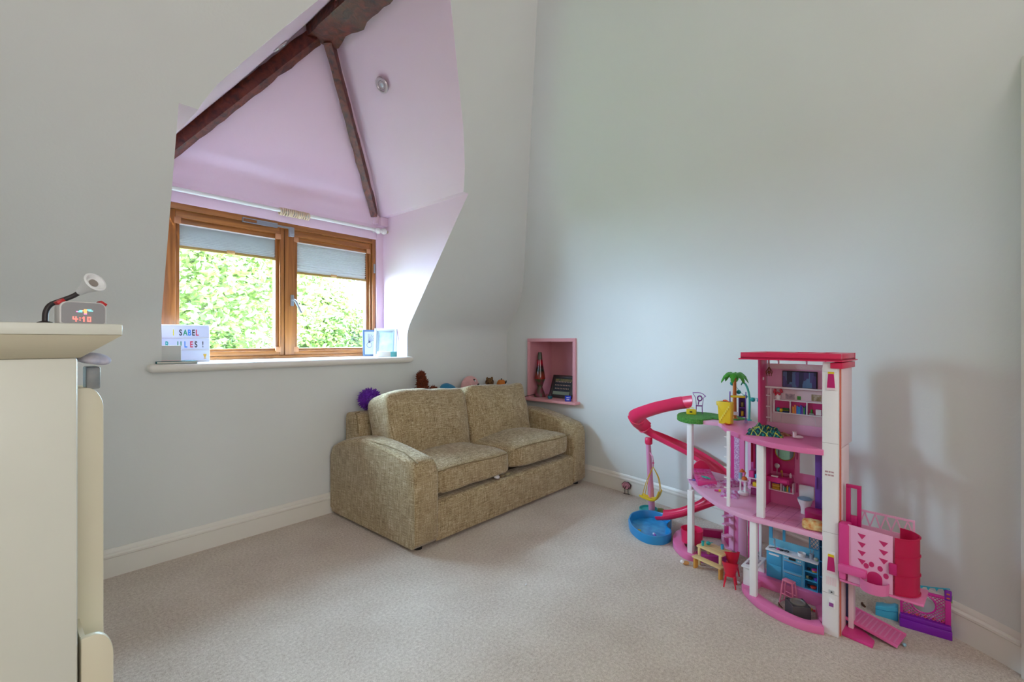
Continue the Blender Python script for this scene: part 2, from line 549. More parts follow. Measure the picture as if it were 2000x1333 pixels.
# niche
mb = MB()
X0, X1 = 3.118, 3.45
mb.grid([[(X1, NY0, NZ0), (X1, NY1, NZ0)], [(X1, NY0, NZ1), (X1, NY1, NZ1)]])
mb.grid([[(X0, NY0, NZ0), (X1, NY0, NZ0)], [(X0, NY0, NZ1), (X1, NY0, NZ1)]])
mb.grid([[(X0, NY1, NZ0), (X1, NY1, NZ0)], [(X0, NY1, NZ1), (X1, NY1, NZ1)]])
mb.grid([[(X0, NY0, NZ1), (X1, NY0, NZ1)], [(X0, NY1, NZ1), (X1, NY1, NZ1)]])
struct(mb.build('wall_niche', NICHEP, smooth=0), 'dusky pink lining of the wall niche')
mb = MB(); fw = 0.024
xa, xb = 3.105, 3.135
mb.box(xa, xb, NY0 - 0.004, NY1 + 0.004, NZ1 - fw, NZ1 + 0.004).box(xa, xb, NY1 - fw * 0.8, NY1 + 0.004, NZ0, NZ1 - fw).box(xa, xb, NY0 - 0.004, NY0 + fw, NZ0, NZ1 - fw)
struct(mb.build('trim_2', NICHEP, bevel=0.002), 'dusky pink frame around the wall niche')
struct(MB().box(3.045, 3.45, NY0 - 0.04, NY1 + 0.07, 0.592, 0.613).build('trim_3', NICHEP, bevel=0.004), 'dusky pink shelf board at the foot of the niche')

# ---- floor, ceiling, other walls
floor_poly = [(XL0, 2.9), (3.5, 2.9)] + [(p.x + 0.05, p.y) for p in WP[::-1] if p.y < 2.7] + [(1.15, -1.66), (XL0, -1.66)]
mb = MB(); mb.prism(floor_poly, -0.04, 0.0)
struct(mb.build('floor', CARPET, smooth=0), 'beige cut-pile carpet')
struct(MB().prism([(XL0, 1.6), (3.2, 1.6), (3.2, -0.9), (1.15, -1.7), (XL0, -1.7)], ZT, ZT + 0.04).build('ceiling', CEIL, smooth=0), 'flat white ceiling')
struct(MB().box(XL0 - 0.04, XL0, -1.7, 2.9, 0, ZT).build('wall_left', WALL, smooth=0), 'plain off-white wall beside the chest')
mb = MB()
mb.box(XL0, -1.1, -1.70, -1.66, 0, ZT).box(1.0, 1.2, -1.70, -1.66, 0, ZT).box(-1.1, 1.0, -1.70, -1.66, 0, 1.0).box(-1.1, 1.0, -1.70, -1.66, 2.3, ZT)
mb.prism([(1.15, -1.70), (1.19, -1.70), (1.66, -0.85), (1.62, -0.85)], 0, ZT)
struct(mb.build('wall_rear', WALL, smooth=0), 'off-white wall behind, with a gap for the added window')
mb = MB()  # made-up rear window to back the fill lamp; an opaque sheet shuts it
for a in (-1.1, -0.42, 0.28, 0.95): mb.box(a, a + 0.05, -1.70, -1.65, 1.0, 2.3)
mb.box(-1.1, 1.0, -1.70, -1.65, 1.0, 1.05).box(-1.1, 1.0, -1.70, -1.65, 2.25, 2.3)
mb.box(-1.1, 1.0, -1.70, -1.69, 1.0, 2.3)
struct(mb.build('window_added', GLOSSW, smooth=0), 'added white framed window in the rear wall, shut by a blind')

# ---- skirting boards
prof = [(0, 0), (0.016, 0), (0.016, 0.088), (0.019, 0.092), (0.019, 0.100), (0.012, 0.108), (0.012, 0.114), (0.008, 0.122), (0.004, 0.129), (0, 0.129)]
path = [Vector((x, YW, 0)) for x in (XL0, 3.14)]
mb = MB(); mb.sweep([(p, Vector((0, -1, 0)), Vector((0, 0, 1))) for p in path], prof)
struct(mb.build('baseboard_window', GLOSSW, smooth=30), 'cream moulded skirting under the window')
fr = []
P2 = [p for p in WP[::-1] if -0.27 < p.y < 2.84]
for i, p in enumerate(P2):
    t = (P2[min(i + 1, len(P2) - 1)] - P2[max(i - 1, 0)]).normalized()
    nrm = Vector((t.y, -t.x, 0))
    if nrm.x > 0: nrm = -nrm
    fr.append((p - nrm * 0.012, nrm, Vector((0, 0, 1))))
mb = MB(); mb.sweep(fr, prof)
struct(mb.build('baseboard_right', GLOSSW, smooth=30), 'cream moulded skirting along the curved end wall')
# door lining at the extreme right
struct(MB().box(-0.03, 0.03, -0.10, 0.0, 0, 2.1).build('trim_4', GLOSSW, bevel=0.003, loc=(2.243, -0.275, 0), rot=(0, 0, math.radians(-42))), 'white edge of a door lining')

# ---- window sill board
mb = MB()
def bull(k):
    zc, hh, yf, yb = 0.965, 0.021 * k, 2.772 + (1 - k) * 0.02, 2.845
    return [(yb, zc - hh)] + [(yf + hh - hh * math.cos(t_), zc - hh * math.sin(t_)) for t_ in [PI / 2 - PI * i / 10 for i in range(11)]] + [(yb, zc + hh)]
ends = [(0.513, 0.35), (0.518, 0.68), (0.526, 0.9), (0.540, 1.0), (2.045, 1.0), (2.060, 0.9), (2.068, 0.68), (2.073, 0.35)]
rows = []
for x, k in ends:
    r_ = [(x, y, z) for y, z in bull(k)]; r_.append(r_[0]); rows.append(r_)
mb.grid(rows); mb.add(rows[0][:-1], [tuple(range(len(rows[0]) - 1))]); mb.add(rows[-1][:-1], [tuple(range(len(rows[0]) - 1))])
o = mb.build('trim_5', GLOSSW, weld=True, smooth=50)
struct(o, 'white rounded window board below the dormer window')
struct(MB().box(0.50, 2.05, 2.842, 3.165, 0.95, 0.9855).build('trim_6', GLOSSW), 'white window board running back to the window')

# ================================================================== WINDOW
win = sempty('window_1', (1.29, 3.19, 0.99)); win['label'] = 'oak framed double casement in the pink dormer'
def W(mb, name, mat, parent=win, **k):
    base = win.location
    mb.v = [(x - base.x, y - base.y, z - base.z) for x, y, z in mb.v]
    if parent is not win:
        pl_ = parent.location
    return mb.build(name, mat, parent, **k)
mb = MB()
mb.box(WX0, WX0 + 0.035, 3.150, 3.235, WZ0, WZ1, mi=0).box(WX1 - 0.03, WX1, 3.150, 3.235, WZ0, WZ1, mi=0)
mb.box(WX0 + 0.035, WX1 - 0.03, 3.150, 3.235, WZ1 - 0.035, WZ1, mi=1).box(WX0 + 0.035, WX1 - 0.03, 3.150, 3.235, WZ0, WZ0 + 0.02, mi=1)
W(mb, 'frame', [OAK, OAKH], bevel=0.002)
GLASS = mat_glass('window_glass', (250, 253, 252), 0.05)
sash = []
for (xa, xb, ga, gb) in ((0.639, 1.303, 0.728, 1.253), (1.3085, 1.954, 1.396, 1.918)):
    z0, z1, g0, g1 = 1.006, 1.849, 1.052, 1.775
    mb = MB()
    mb.box(xa, ga - 0.022, 3.160, 3.225, z0, z1, mi=0).box(gb + 0.022, xb, 3.160, 3.225, z0, z1, mi=0)
    mb.box(ga - 0.022, gb + 0.022, 3.160, 3.225, g1 + 0.03, z1, mi=1).box(ga - 0.022, gb + 0.022, 3.160, 3.225, z0, g0 - 0.016, mi=1)
    s_ = W(mb, 'sash', [OAK, OAKH], bevel=0.003)
    mb = MB()
    mb.box(ga - 0.022, ga, 3.174, 3.22, g0 - 0.016, g1 + 0.03, mi=0).box(gb, gb + 0.022, 3.174, 3.22, g0 - 0.016, g1 + 0.03, mi=0)
    mb.box(ga, gb, 3.174, 3.22, g1, g1 + 0.03, mi=1).box(ga, gb, 3.174, 3.22, g0 - 0.016, g0, mi=1)
    W(mb, 'glazing_bead', [OAK, OAKH], parent=s_, bevel=0.002)
    W(MB().box(ga, gb, 3.200, 3.206, g0, g1), 'pane', GLASS, parent=s_, smooth=0)
    mb = MB()
    for cx in (ga - 0.013, gb + 0.013):
        for cz in (g0 - 0.008, g1 + 0.014):
            mb.cbox((cx, 3.1655, cz), (0.032, 0.014, 0.034))
    W(mb, 'corner_cap', M('corner_cap_pink_oak', (178, 122, 84), 0.5), parent=s_, bevel=0.001)
    sash.append((ga, gb, g0, g1))
# handle and restrictor
mb = MB(); mb.cbox((1.352, 3.150, 1.372), (0.022, 0.010, 0.075))
h = W(mb, 'handle', STEEL, bevel=0.004)
mb = MB(); mb.tube([(1.352, 3.148, 1.372), (1.352, 3.118, 1.372), (1.358, 3.112, 1.366), (1.395, 3.108, 1.290)], [0.009, 0.009, 0.009, 0.0075], 10)
W(mb, 'lever', STEEL, parent=h)
GREYM = M('grey_painted_metal', (140, 144, 152), 0.4)
mb = MB(); mb.cbox((1.345, 3.147, 1.830), (0.032, 0.022, 0.062)).cbox((1.345, 3.137, 1.838), (0.018, 0.006, 0.010)).cbox((1.345, 3.137, 1.818), (0.018, 0.006, 0.012))
r_ = W(mb, 'restrictor', GREYM, bevel=0.003)
mb = MB(); mb.box(1.045, 1.255, 3.140, 3.156, 1.842, 1.846).box(1.045, 1.255, 3.140, 3.156, 1.866, 1.870).box(1.045, 1.050, 3.140, 3.156, 1.842, 1.870).box(1.13, 1.255, 3.142, 3.156, 1.846, 1.866)
mb.box(1.255, 1.335, 3.146, 3.152, 1.850, 1.862)
W(mb, 'stay_arm', GREYM, parent=r_, bevel=0.001)
mb = MB(); mb.cbox((1.975, 3.150, 1.66), (0.014, 0.012, 0.07)); W(mb, 'hinge', GREYM, bevel=0.003)

# pleated blinds
BLIND = M('blind_fabric', (222, 221, 220), 0.9, var=0.04, vscale=20)
_nt, _b = nodes_of(BLIND)   # thin fabric: a trace of daylight glows through the pleats
_tr = _nt.nodes.new('ShaderNodeBsdfTranslucent'); _tr.inputs['Color'].default_value = (0.9, 0.88, 0.85, 1)
_mx = _nt.nodes.new('ShaderNodeMixShader'); _mx.inputs['Fac'].default_value = 0.012
_nt.links.new(_b.outputs[0], _mx.inputs[1]); _nt.links.new(_tr.outputs[0], _mx.inputs[2]); _nt.links.new(_mx.outputs[0], _nt.nodes['Material Output'].inputs['Surface'])
for (ga, gb, g0, g1), zb, lb in ((sash[0], 1.648, 'grey pleated blind, short, in the left casement'), (sash[1], 1.572, 'grey pleated blind pulled lower, in the right casement')):
    zt = g1 + 0.005
    t = thing('pleated_blind', lb, 'blind', ((ga + gb) / 2, 3.185, zb), 0, 'pleated window blinds')
    w = gb - ga + 0.016
    mb = MB(); n = 15; rows = []
    for i in range(n * 2 + 1):
        # pleats open at the top, packed lower down
        f = (i / (2 * n)) ** 0.8
        rows.append([(-w / 2, 0.010 if i % 2 else -0.008, f * (zt - zb)), (w / 2, 0.010 if i % 2 else -0.008, f * (zt - zb))])
    mb.grid(rows)
    mb.build('pleated_fabric', BLIND, t, smooth=0)
    MB().box(-w / 2, w / 2, -0.010, 0.008, -0.014, 0.002).build('bottom_rail', M('blind_rail', (158, 128, 66), 0.4), t, bevel=0.002)
    MB().box(-0.022, 0.022, -0.018, -0.009, -0.010, 0.008).build('pull_tab', M('blind_tab', (206, 160, 110), 0.4), t, bevel=0.002)
    MB().box(-w / 2, w / 2, -0.010, 0.008, zt - zb - 0.012, zt - zb).build('head_rail', WHITEP, t, bevel=0.002)

# ================================================================== BEAMS, DOWNLIGHTS, CURTAIN POLE
def rough_beam(name, a, b, w, h, seed, mat=BEAM, n=26, jit=0.006):
    a, b = Vector(a), Vector(b); t = (b - a).normalized()
    up = Vector((0, 0, 1)); sdv = t.cross(up).normalized(); u2 = sdv.cross(t)
    base = [(-1, -1), (-0.35, -1.04), (0.35, -1.03), (1, -1), (1.03, 0), (1, 1), (0, 1), (-1, 1), (-1.03, 0)]
    mb = MB(); fr = []
    rows = []
    for i in range(n + 1):
        p = a.lerp(b, i / n); row = []
        for k, (x, y) in enumerate(base):
            j = mnoise.noise(Vector((i * 0.45 + seed, k * 1.7, seed))) * jit * 1.6 + mnoise.noise(Vector((i * 1.6 + seed, k * 3.1, seed + 5))) * jit * 0.7
            row.append(tuple(p + sdv * (x * w / 2 + (j if x > 0 else -j)) + u2 * (y * h / 2 + (j if y > 0 else -j))))
        row.append(row[0]); rows.append(row)
    mb.grid(rows)
    mb.add(rows[0][:-1], [tuple(range(len(base)))]); mb.add(rows[-1][:-1], [tuple(range(len(base)))])
    return mb.build(name, mat, smooth=30, weld=True)
tag(rough_beam('ridge_beam', (1.24, 2.53, 2.865), (1.24, 1.20, 2.865), 0.155, 0.17, 3.0, jit=0.014), 'thick rough dark timber ridge beam at the top of the dormer', 'beam')
tag(rough_beam('hip_beam', (0.60, 3.115, 2.075), (1.205, 2.52, 2.80), 0.05, 0.075, 9.0, jit=0.0035), 'dark timber hip beam down the left of the dormer ceiling', 'beam', 'dormer hip beams')
tag(rough_beam('hip_beam', (1.962, 3.125, 2.07), (1.275, 2.50, 2.80), 0.045, 0.06, 14.0, jit=0.0035), 'thin dark timber hip beam ending above the curtain pole', 'beam', 'dormer hip beams')
for lb, c, nrm in (('round steel downlight in the right dormer slope', (1.531, 2.36, 2.605), Vector((-1.17, 0, -1))), ('steel downlight seen edge-on in the left dormer slope', (1.02, 2.52, 2.655), Vector((1.34, 0, -1)))):
    t = thing('downlight', lb, 'downlight', c, 0, 'dormer downlights')
    q = nrm.normalized().to_track_quat('Z', 'Y'); t.rotation_mode = 'QUATERNION'; t.rotation_quaternion = q
    MB().lathe([(0.044, -0.004), (0.046, 0.002), (0.043, 0.007), (0.034, 0.008), (0.031, 0.003)], 28).build('bezel', M('downlight_bezel', (190, 178, 180), 0.3, metal=0.6), t)
    MB().lathe([(0.031, -0.002), (0.024, 0.004), (0.021, 0.001), (0.018, -0.001)], 24).build('inner_ring', M('downlight_ring', (90, 88, 92), 0.3, metal=0.7), t)
    MB().lathe([(0.0185, -0.003), (0.012, 0.004), (0.0, 0.006)], 20).build('bulb', M('downlight_lens', (205, 210, 220), 0.15), t)
pole = thing('curtain_pole', 'white curtain pole with pale wooden rings above the dormer window', 'curtain pole', (1.29, 3.08, 1.943))
MB().tube([(-0.72, 0, 0.0), (0.705, 0, 0.0)], 0.0125, 14).build('pole', WHITEP, pole)
mb = MB(); mb.ball((0.725, 0, 0), 0.024, 16, 10); mb.build('finial', WHITEP, pole)
mb = MB(); mb.ball((0.655, -0.03, -0.012), 0.023, 16, 10); mb.tube([(0.655, -0.03, -0.012), (0.672, 0.0, 0), (0.672, 0.06, 0)], 0.009, 10); mb.build('bracket', WHITEP, pole)
mb = MB(); mb.tube([(0.725, 0, 0), (0.757, 0.0, 0)], 0.011, 10); mb.build('end_fixing', M('brass_dull', (190, 170, 140), 0.4), pole)
RING = M('ring_wood', (224, 200, 172), 0.5, var=0.1)
ring0 = None
for i in range(15):
    mb = MB(); R = 0.0215
    mb.tube([(0, R * math.cos(2 * PI * k / 18), R * math.sin(2 * PI * k / 18) - 0.006) for k in range(18)], 0.0048, 8, True)
    if ring0 is None:
        ring0 = mb.build('curtain_ring', RING, pole)
        r = ring0
    else:
        r = ring0.copy(); COL.objects.link(r); r.parent = pole
    r.location = (-0.045 + i * 0.0128, 0, 0); r.rotation_euler = (0.2 * math.sin(i * 2.1), 0.12 * math.sin(i * 1.3), 0.10 * math.sin(i * 1.9))

# ================================================================== OUTDOORS: TREES
LEAF = M('leaf_green', (64, 82, 24), 0.6, var=0.0, vscale=0.8, col2=(98, 108, 36))
LEAF2 = M('leaf_pale', (78, 90, 54), 0.6, vscale=0.8, col2=(98, 98, 72))
BARK = M('tree_bark', (84, 72, 58), 0.9)
for m in (LEAF, LEAF2):
    m.node_tree.nodes['Principled BSDF'].inputs['Transmission Weight'].default_value = 0.0
def tree(label, base, crown, rad, nleaf, size, seed, mat, squash=0.8):
    rnd = random.Random(seed)
    t = thing('tree', label, 'tree', base, 0, 'trees outside the dormer window')
    c = Vector(crown) - Vector(base)
    blobs = []
    for i in range(26):
        d = Vector((rnd.gauss(0, 1), rnd.gauss(0, 1), rnd.gauss(0, 1))).normalized() * rad * (0.35 + 0.55 * rnd.random())
        d.z *= squash
        blobs.append((c + d, rad * rnd.uniform(0.22, 0.42)))
    mb = MB()
    for i in range(nleaf):
        bc, br = blobs[i % len(blobs)]
        d = Vector((rnd.gauss(0, 1), rnd.gauss(0, 1), rnd.gauss(0, 1))).normalized() * br * rnd.random() ** 0.45
        p = bc + d
        a = Vector((rnd.gauss(0, 1), rnd.gauss(0, 1), rnd.gauss(0, .5))).normalized()
        b = a.orthogonal().normalized()
        q = Matrix.Rotation(rnd.uniform(0, 6.28), 3, a); b = q @ b
        s = size * rnd.uniform(0.6, 1.3)
        mb.add([p - a * s * 0.9, p + b * s * 0.45, p + a * s, p - b * s * 0.45], [(0, 1, 2, 3)])
    o = mb.build('crown', mat, t, smooth=0)
    o['kind'] = 'stuff'
    mb = MB()
    mb.tube([(0, 0, 0), (0.1, 0.05, c.z * 0.5), (c.x * 0.6, c.y * .6, c.z * 0.9), (c.x, c.y, c.z + rad * 0.4)], [0.28, 0.22, 0.13, 0.04], 10)
    for bc, br in blobs[:14]:
        mid = Vector((c.x * .5, c.y * .5, c.z * 0.75)).lerp(bc, 0.5) + Vector((0, 0, 0.1))
        mb.tube([(c.x * .3, c.y * .3, c.z * 0.72), mid, bc], [0.09, 0.05, 0.015], 6)
    mb.build('trunk', BARK, t)
    return t
tree('tall bright green tree filling the left window pane', (1.2, 10.9, -5), (1.3, 10.4, 1.9), 4.2, 96000, 0.064, 1, LEAF)
tree('leafy green tree behind the right window pane, lower than the sky', (8.9, 19.4, -5), (8.7, 19.0, 1.3), 3.4, 70000, 0.10, 2, LEAF)
tree('pale shrubby tree at the lower right of the right pane', (17.4, 29.8, -5), (17.4, 29.4, -0.2), 3.4, 22000, 0.16, 3, LEAF2, 0.6)
tree('distant pale tree low behind the tall bright tree', (8.2, 29.4, -5), (8.2, 29.2, 1.2), 3.6, 22000, 0.16, 4, LEAF2, 0.7)
struct(MB().box(-30, 40, 4.5, 60, -5.1, -5.0).build('ground_outside', M('lawn', (70, 96, 40), 0.9, var=0.3, vscale=1.0), smooth=0), 'grass far below the window')
# ================================================================== SOFA
sofa = thing('sofa', 'two-seat sofa in beige-brown woven fabric with rounded arms', 'sofa', (1.445, 1.925, 0))
SL, SD = 1.615, 0.885   # local x along the length, y towards the wall
def arm_profile(top):
    pts = [(0.03, 0.02), (0.0, 0.05), (0.0, 0.40), (0.012, 0.445), (0.045, 0.475)]
    for i in range(1, 13):
        t = i / 12
        y = 0.045 + t * (0.80 - 0.045)
        z = 0.475 + (top - 0.475) * math.sin(PI * min(1, t / 0.62 * 0.5)) - max(0, t - 0.62) ** 2 * 0.25
        pts.append((y, z))
    pts += [(0.86, top - 0.085), (0.885, top - 0.13), (0.885, 0.05), (0.86, 0.02)]
    return pts
def arm(x0, x1, top, name='arm'):
    mb = MB()
    prof_ = arm_profile(top)
    n = len(prof_); cols = []
    # across the width the crown is softly domed
    xs = [0, 0.04, 0.12, 0.3, 0.5, 0.7, 0.88, 0.96, 1.0]
    drop = [0.022, 0.010, 0.003, 0, 0, 0, 0.003, 0.010, 0.022]
    for xx, d in zip(xs, drop):
        row = []
        for (y, z) in prof_:
            zz = z - d if z > 0.3 else z
            yy = y + d * 0.4 if (y < 0.02) else y
            row.append((lerp(x0, x1, xx), yy, zz))
        row.append(row[0]); cols.append(row)
    mb.grid(cols)
    mb.add(cols[0][:-1], [tuple(range(n))]); mb.add(cols[-1][:-1], [tuple(range(n))])
    return mb.build(name, WEAVE, sofa, weld=True, smooth=50)
arm(0.0, 0.155, 0.525)
arm(SL - 0.155, SL, 0.555)
PIPE = M('sofa_piping', (140, 120, 86), 0.9)
# front rail: rounded top edge
mb = MB()
pr = [(0.02, 0.02), (0.012, 0.10), (0.012, 0.205)] + [(0.012 + 0.03 - 0.03 * math.cos(a), 0.205 + 0.03 * math.sin(a)) for a in [PI / 2 * i / 6 for i in range(1, 7)]] + [(0.13, 0.236), (0.13, 0.02)]
mb.sweep([(Vector((x, 0, 0)), Vector((0, 1, 0)), Vector((0, 0, 1))) for x in (0.153, 0.5, 0.9, SL - 0.153)], pr)
mb.build('front_rail', WEAVE, sofa, smooth=50)
mb = MB(); mb.box(0.15, SL - 0.15, 0.12, 0.84, 0.03, 0.222); mb.build('seat_base', M('sofa_platform', (110, 92, 62), 0.9), sofa, bevel=0.005)
mb = MB()
pr = [(0.64, 0.10), (0.70, 0.60), (0.715, 0.632), (0.74, 0.642), (0.82, 0.642), (0.85, 0.632), (0.86, 0.60), (0.86, 0.05), (0.66, 0.05)]
mb.sweep([(Vector((x, 0, 0)), Vector((0, 1, 0)), Vector((0, 0, 1))) for x in (0.09, 0.6, 1.1, SL - 0.09)], pr)
mb.build('back_frame', WEAVE, sofa, bevel=0.006, smooth=50)
mb = MB()
mb.tube([(0.087, 0.70, 0.52), (0.087, 0.715, 0.625), (0.087, 0.735, 0.645), (0.12, 0.74, 0.648)], 0.004, 6)
mb.tube([(0.02, 0.005, 0.468), (0.02, 0.12, 0.505), (0.02, 0.30, 0.52), (0.02, 0.5, 0.518)], 0.003, 6)
mb.build('piping', PIPE, sofa)
# seat cushions
for x0, x1, sd_, tilt in ((0.158, 0.793, 1, 0.0), (0.797, SL - 0.157, 2, 0.01)):
    w = x1 - x0
    c = cushion(w, 0.60, 0.150, bulge=0.042, p=8, cuts=14, jitter=0.006, seed=sd_)
    o = c.build('seat_cushion', WEAVE, sofa, smooth=60)
    o.location = ((x0 + x1) / 2, 0.325, 0.318 + tilt); o.rotation_euler = (math.radians(-1.5), 0, 0)
    mb = MB(); pts = []
    for i in range(25):
        xx = -w / 2 + 0.02 + (w - 0.04) * i / 24
        pts.append((xx, -0.296, 0.062 + 0.006 * math.sin(i * 0.26)))
    mb.tube(pts, 0.0035, 6)
    mb.build('piping', PIPE, o)
# back cushions
for xc, w, hgt, sd_, rz in ((0.455, 0.655, 0.455, 3, 0.03), (1.115, 0.635, 0.45, 4, -0.02)):
    c = cushion(w, 0.23, hgt, bulge=0.012, p=11, cuts=16, jitter=0.014, seed=sd_)
    c.v = [(x, y - 0.05 * (1 - (2 * x / w) ** 2) * (1 - (2 * z / hgt) ** 2) * (1 if y < 0 else 0.2), z + (0.010 * math.sin(x * 9 + sd_) if z > 0 else 0)) for x, y, z in c.v]
    o = c.build('back_cushion', WEAVE, sofa, smooth=60)
    o.location = (xc, 0.535, 0.540 if sd_ == 3 else 0.529); o.rotation_euler = (math.radians(-14), 0, rz)
    mb = MB(); pts = []
    for i in range(21):
        xx = -w / 2 + 0.035 + (w - 0.07) * i / 20
        pts.append((xx, -0.088, hgt / 2 - 0.030 + 0.010 * math.sin(xx * 9 + sd_)))
    mb.tube(pts, 0.003, 6)
    mb.build('piping', PIPE, o)
mb = MB()
for x, y in ((0.06, 0.06), (SL - 0.06, 0.06), (0.06, SD - 0.08), (SL - 0.06, SD - 0.08)):
    mb.lathe([(0.022, 0.0), (0.026, 0.03)], 12, (x, y, 0)); 
    mb.build('foot', BLACK, sofa); mb = MB()
# white crumpled tag poking out under the cushion
mb = cushion(0.05, 0.035, 0.018, 0.004, 3, 5, 0.006, 9)
tag(mb.build('paper_scrap', M('paper_white', (226, 222, 222), 0.8), loc=(1.445 + 0.655, 1.925 + 0.045, 0.248), rot=(0.15, 0.1, 0.5)), 'crumpled white paper scrap under the sofa cushion', 'paper')
mb = MB(); mb.grid([[(x * 0.01, y * 0.012, 0.004 * math.sin(x * 0.9) + 0.003) for x in range(12)] for y in range(3)])
mb.grid([[(x * 0.01, y * 0.012, 0.004 * math.sin(x * 0.9) + 0.001) for x in range(12)] for y in range(3)])
tag(mb.build('fabric_strip', M('strip_cream', (190, 172, 130), 0.8), loc=(1.445 + 0.70, 1.925 + 0.035, 0.240), rot=(0, 0, 0.1)), 'cream webbing strip peeking out between seat cushions', 'strap')

# ---- soft toys behind the sofa cushions (they sit on the sofa's back frame)
BACKZ = 0.644
def spiky(mb, c, r, n, ln, seed, thick=0.006):
    rnd = random.Random(seed); c = Vector(c)
    mb.ball(c, r * 0.97, 18, 12)
    for i in range(n):
        z = 1 - 2 * (i + 0.5) / n; a = i * 2.39996
        d = Vector((math.sqrt(1 - z * z) * math.cos(a), math.sqrt(1 - z * z) * math.sin(a), z))
        e = d + Vector((rnd.gauss(0, .12), rnd.gauss(0, .12), rnd.gauss(0, .12)))
        mb.tube([c + d * r * 0.9, c + e.normalized() * (r + ln * rnd.uniform(.7, 1.2))], [thick, 0.0012], 5)
mb = MB(); spiky(mb, (0, 0, 0.071), 0.062, 260, 0.018, 1)
tag(mb.build('spiky_ball', M('purple_rubber', (110, 40, 170), 0.4), loc=(1.668, 2.715, BACKZ)), 'purple rubber ball covered in soft spikes on the sofa back', 'ball')
FURB = M('fur_auburn', (122, 52, 20), 0.9, var=0.4, vscale=40)
def fur_tufts(mb, shapes, n, seed, ln):
    rnd = random.Random(seed)
    for c, r in shapes:
        c = Vector(c); mb.ball(c, [q * .9 for q in r], 14, 10)
        for i in range(n):
            z = 1 - 2 * (i + 0.5) / n; a = i * 2.39996
            d = Vector((math.sqrt(1 - z * z) * math.cos(a), math.sqrt(1 - z * z) * math.sin(a), z))
            p = c + Vector((d.x * r[0], d.y * r[1], d.z * r[2])) * .86
            e = (d + Vector((rnd.gauss(0, .2), rnd.gauss(0, .2), 0.5))).normalized()
            mb.tube([p, p + e * ln * rnd.uniform(.6, 1.3)], [0.006, 0.001], 4)
t = thing('squirrel_plush', 'shaggy auburn soft toy with upright tail behind the left sofa cushion', 'soft toy', (2.10, 2.715, BACKZ))
mb = MB(); fur_tufts(mb, [((0, 0, 0.07), (0.06, 0.045, 0.075)), ((-0.03, 0, 0.06), (0.05, 0.04, 0.06))], 150, 3, 0.02); mb.build('body', FURB, t)
mb = MB(); fur_tufts(mb, [((0.005, 0.01, 0.15), (0.036, 0.032, 0.05)), ((-0.005, 0.01, 0.19), (0.024, 0.022, 0.035))], 130, 4, 0.022); mb.build('tail', FURB, t)
mb = MB(); fur_tufts(mb, [((0.085, -0.02, 0.085), (0.030, 0.028, 0.032)), ((0.07, -0.01, 0.04), (0.04, 0.035, 0.04))], 100, 5, 0.016); mb.build('head', FURB, t)
t = thing('round_plush', 'round pink soft toy with a stitched face above the sofa back', 'soft toy', (2.563, 2.70, BACKZ))
mb = MB(); mb.ball((0, 0, 0.088), (0.090, 0.05, 0.088), 28, 18); mb.build('body', M('plush_pink', (214, 160, 156), 0.95, var=0.08, vscale=30, sheen=.3), t)
for ex, ez in ((0.012, 0.130), (0.052, 0.092)):
    rx = Matrix.Translation((ex, -0.046 + abs(ez - .088) * 0.3, ez))
    mb = MB(); mb.ball((0, 0, 0), (0.020, 0.008, 0.022), 18, 10, rx)
    e = mb.build('eye', BLACK, t)
    mb = MB(); mb.ball((0.001, -0.004, -0.002), (0.015, 0.006, 0.013), 14, 8, rx); mb.build('iris', M('plush_eye_brown', (96, 70, 60), 0.3), e)
    mb = MB(); mb.ball((0.005, -0.008, 0.006), (0.007, 0.004, 0.008), 12, 8, rx); mb.build('highlight', WHITEP, e)
mb = MB(); mb.tube([(-0.040, -0.044, 0.108), (-0.032, -0.046, 0.096), (-0.018, -0.048, 0.098), (-0.012, -0.048, 0.106)], 0.0028, 6); mb.build('mouth', M('plush_mouth', (196, 60, 62), 0.8), t)
mb = MB(); mb.ball((-0.02, -0.04, 0.045), (0.012, 0.012, 0.006), 10, 6); mb.build('cheek', M('plush_cheek', (220, 110, 120), 0.9), t)
mb = cushion(0.17, 0.07, 0.11, 0.01, 3, 8, 0.02, 5)
tag(mb.build('teal_plush', M('plush_blue', (46, 128, 168), 0.95, sheen=.3), loc=(2.345, 2.705, BACKZ + 0.056), rot=(0, 0.2, 0.1)), 'teal blue soft toy slumped between the auburn and pink toys', 'soft toy')
t = thing('leopard_plush', 'spotted brown soft toy with round ears, dark jacket, behind right cushion', 'soft toy', (2.79, 2.70, BACKZ))
SPOT = M('plush_spot', (142, 104, 62), 0.95, vscale=55, col2=(70, 44, 24))
mb = MB(); mb.ball((0, 0, 0.110), (0.038, 0.034, 0.036), 18, 12); hd = mb.build('head', SPOT, t)
for s_ in (-1, 1):
    mb = MB(); mb.ball((s_ * 0.028, 0.0, 0.140), (0.013, 0.007, 0.013), 12, 8); mb.build('ear', SPOT, t)
mb = MB(); mb.ball((0, 0, 0.046), (0.10, 0.035, 0.050), 18, 10); mb.build('body', M('plush_black', (30, 28, 34), 0.95), t)
t = thing('pumpkin_plush', 'small orange soft toy with dark markings at the sofa corner', 'soft toy', (2.935, 2.70, BACKZ))
mb = MB()
for k in range(7):
    a = 2 * PI * k / 7; mb.ball((0.018 * math.cos(a), 0.014 * math.sin(a), 0.062), (0.030, 0.024, 0.060), 12, 8)
mb.build('body', M('plush_orange', (204, 118, 44), 0.9), t)
mb = MB(); mb.tube([(0.015, -0.034, 0.09), (0.03, -0.03, 0.11), (0.04, -0.018, 0.092)], 0.005, 6); mb.tube([(0, 0, 0.118), (0.004, 0, 0.132)], 0.005, 6); mb.build('marking', BLACK, t)

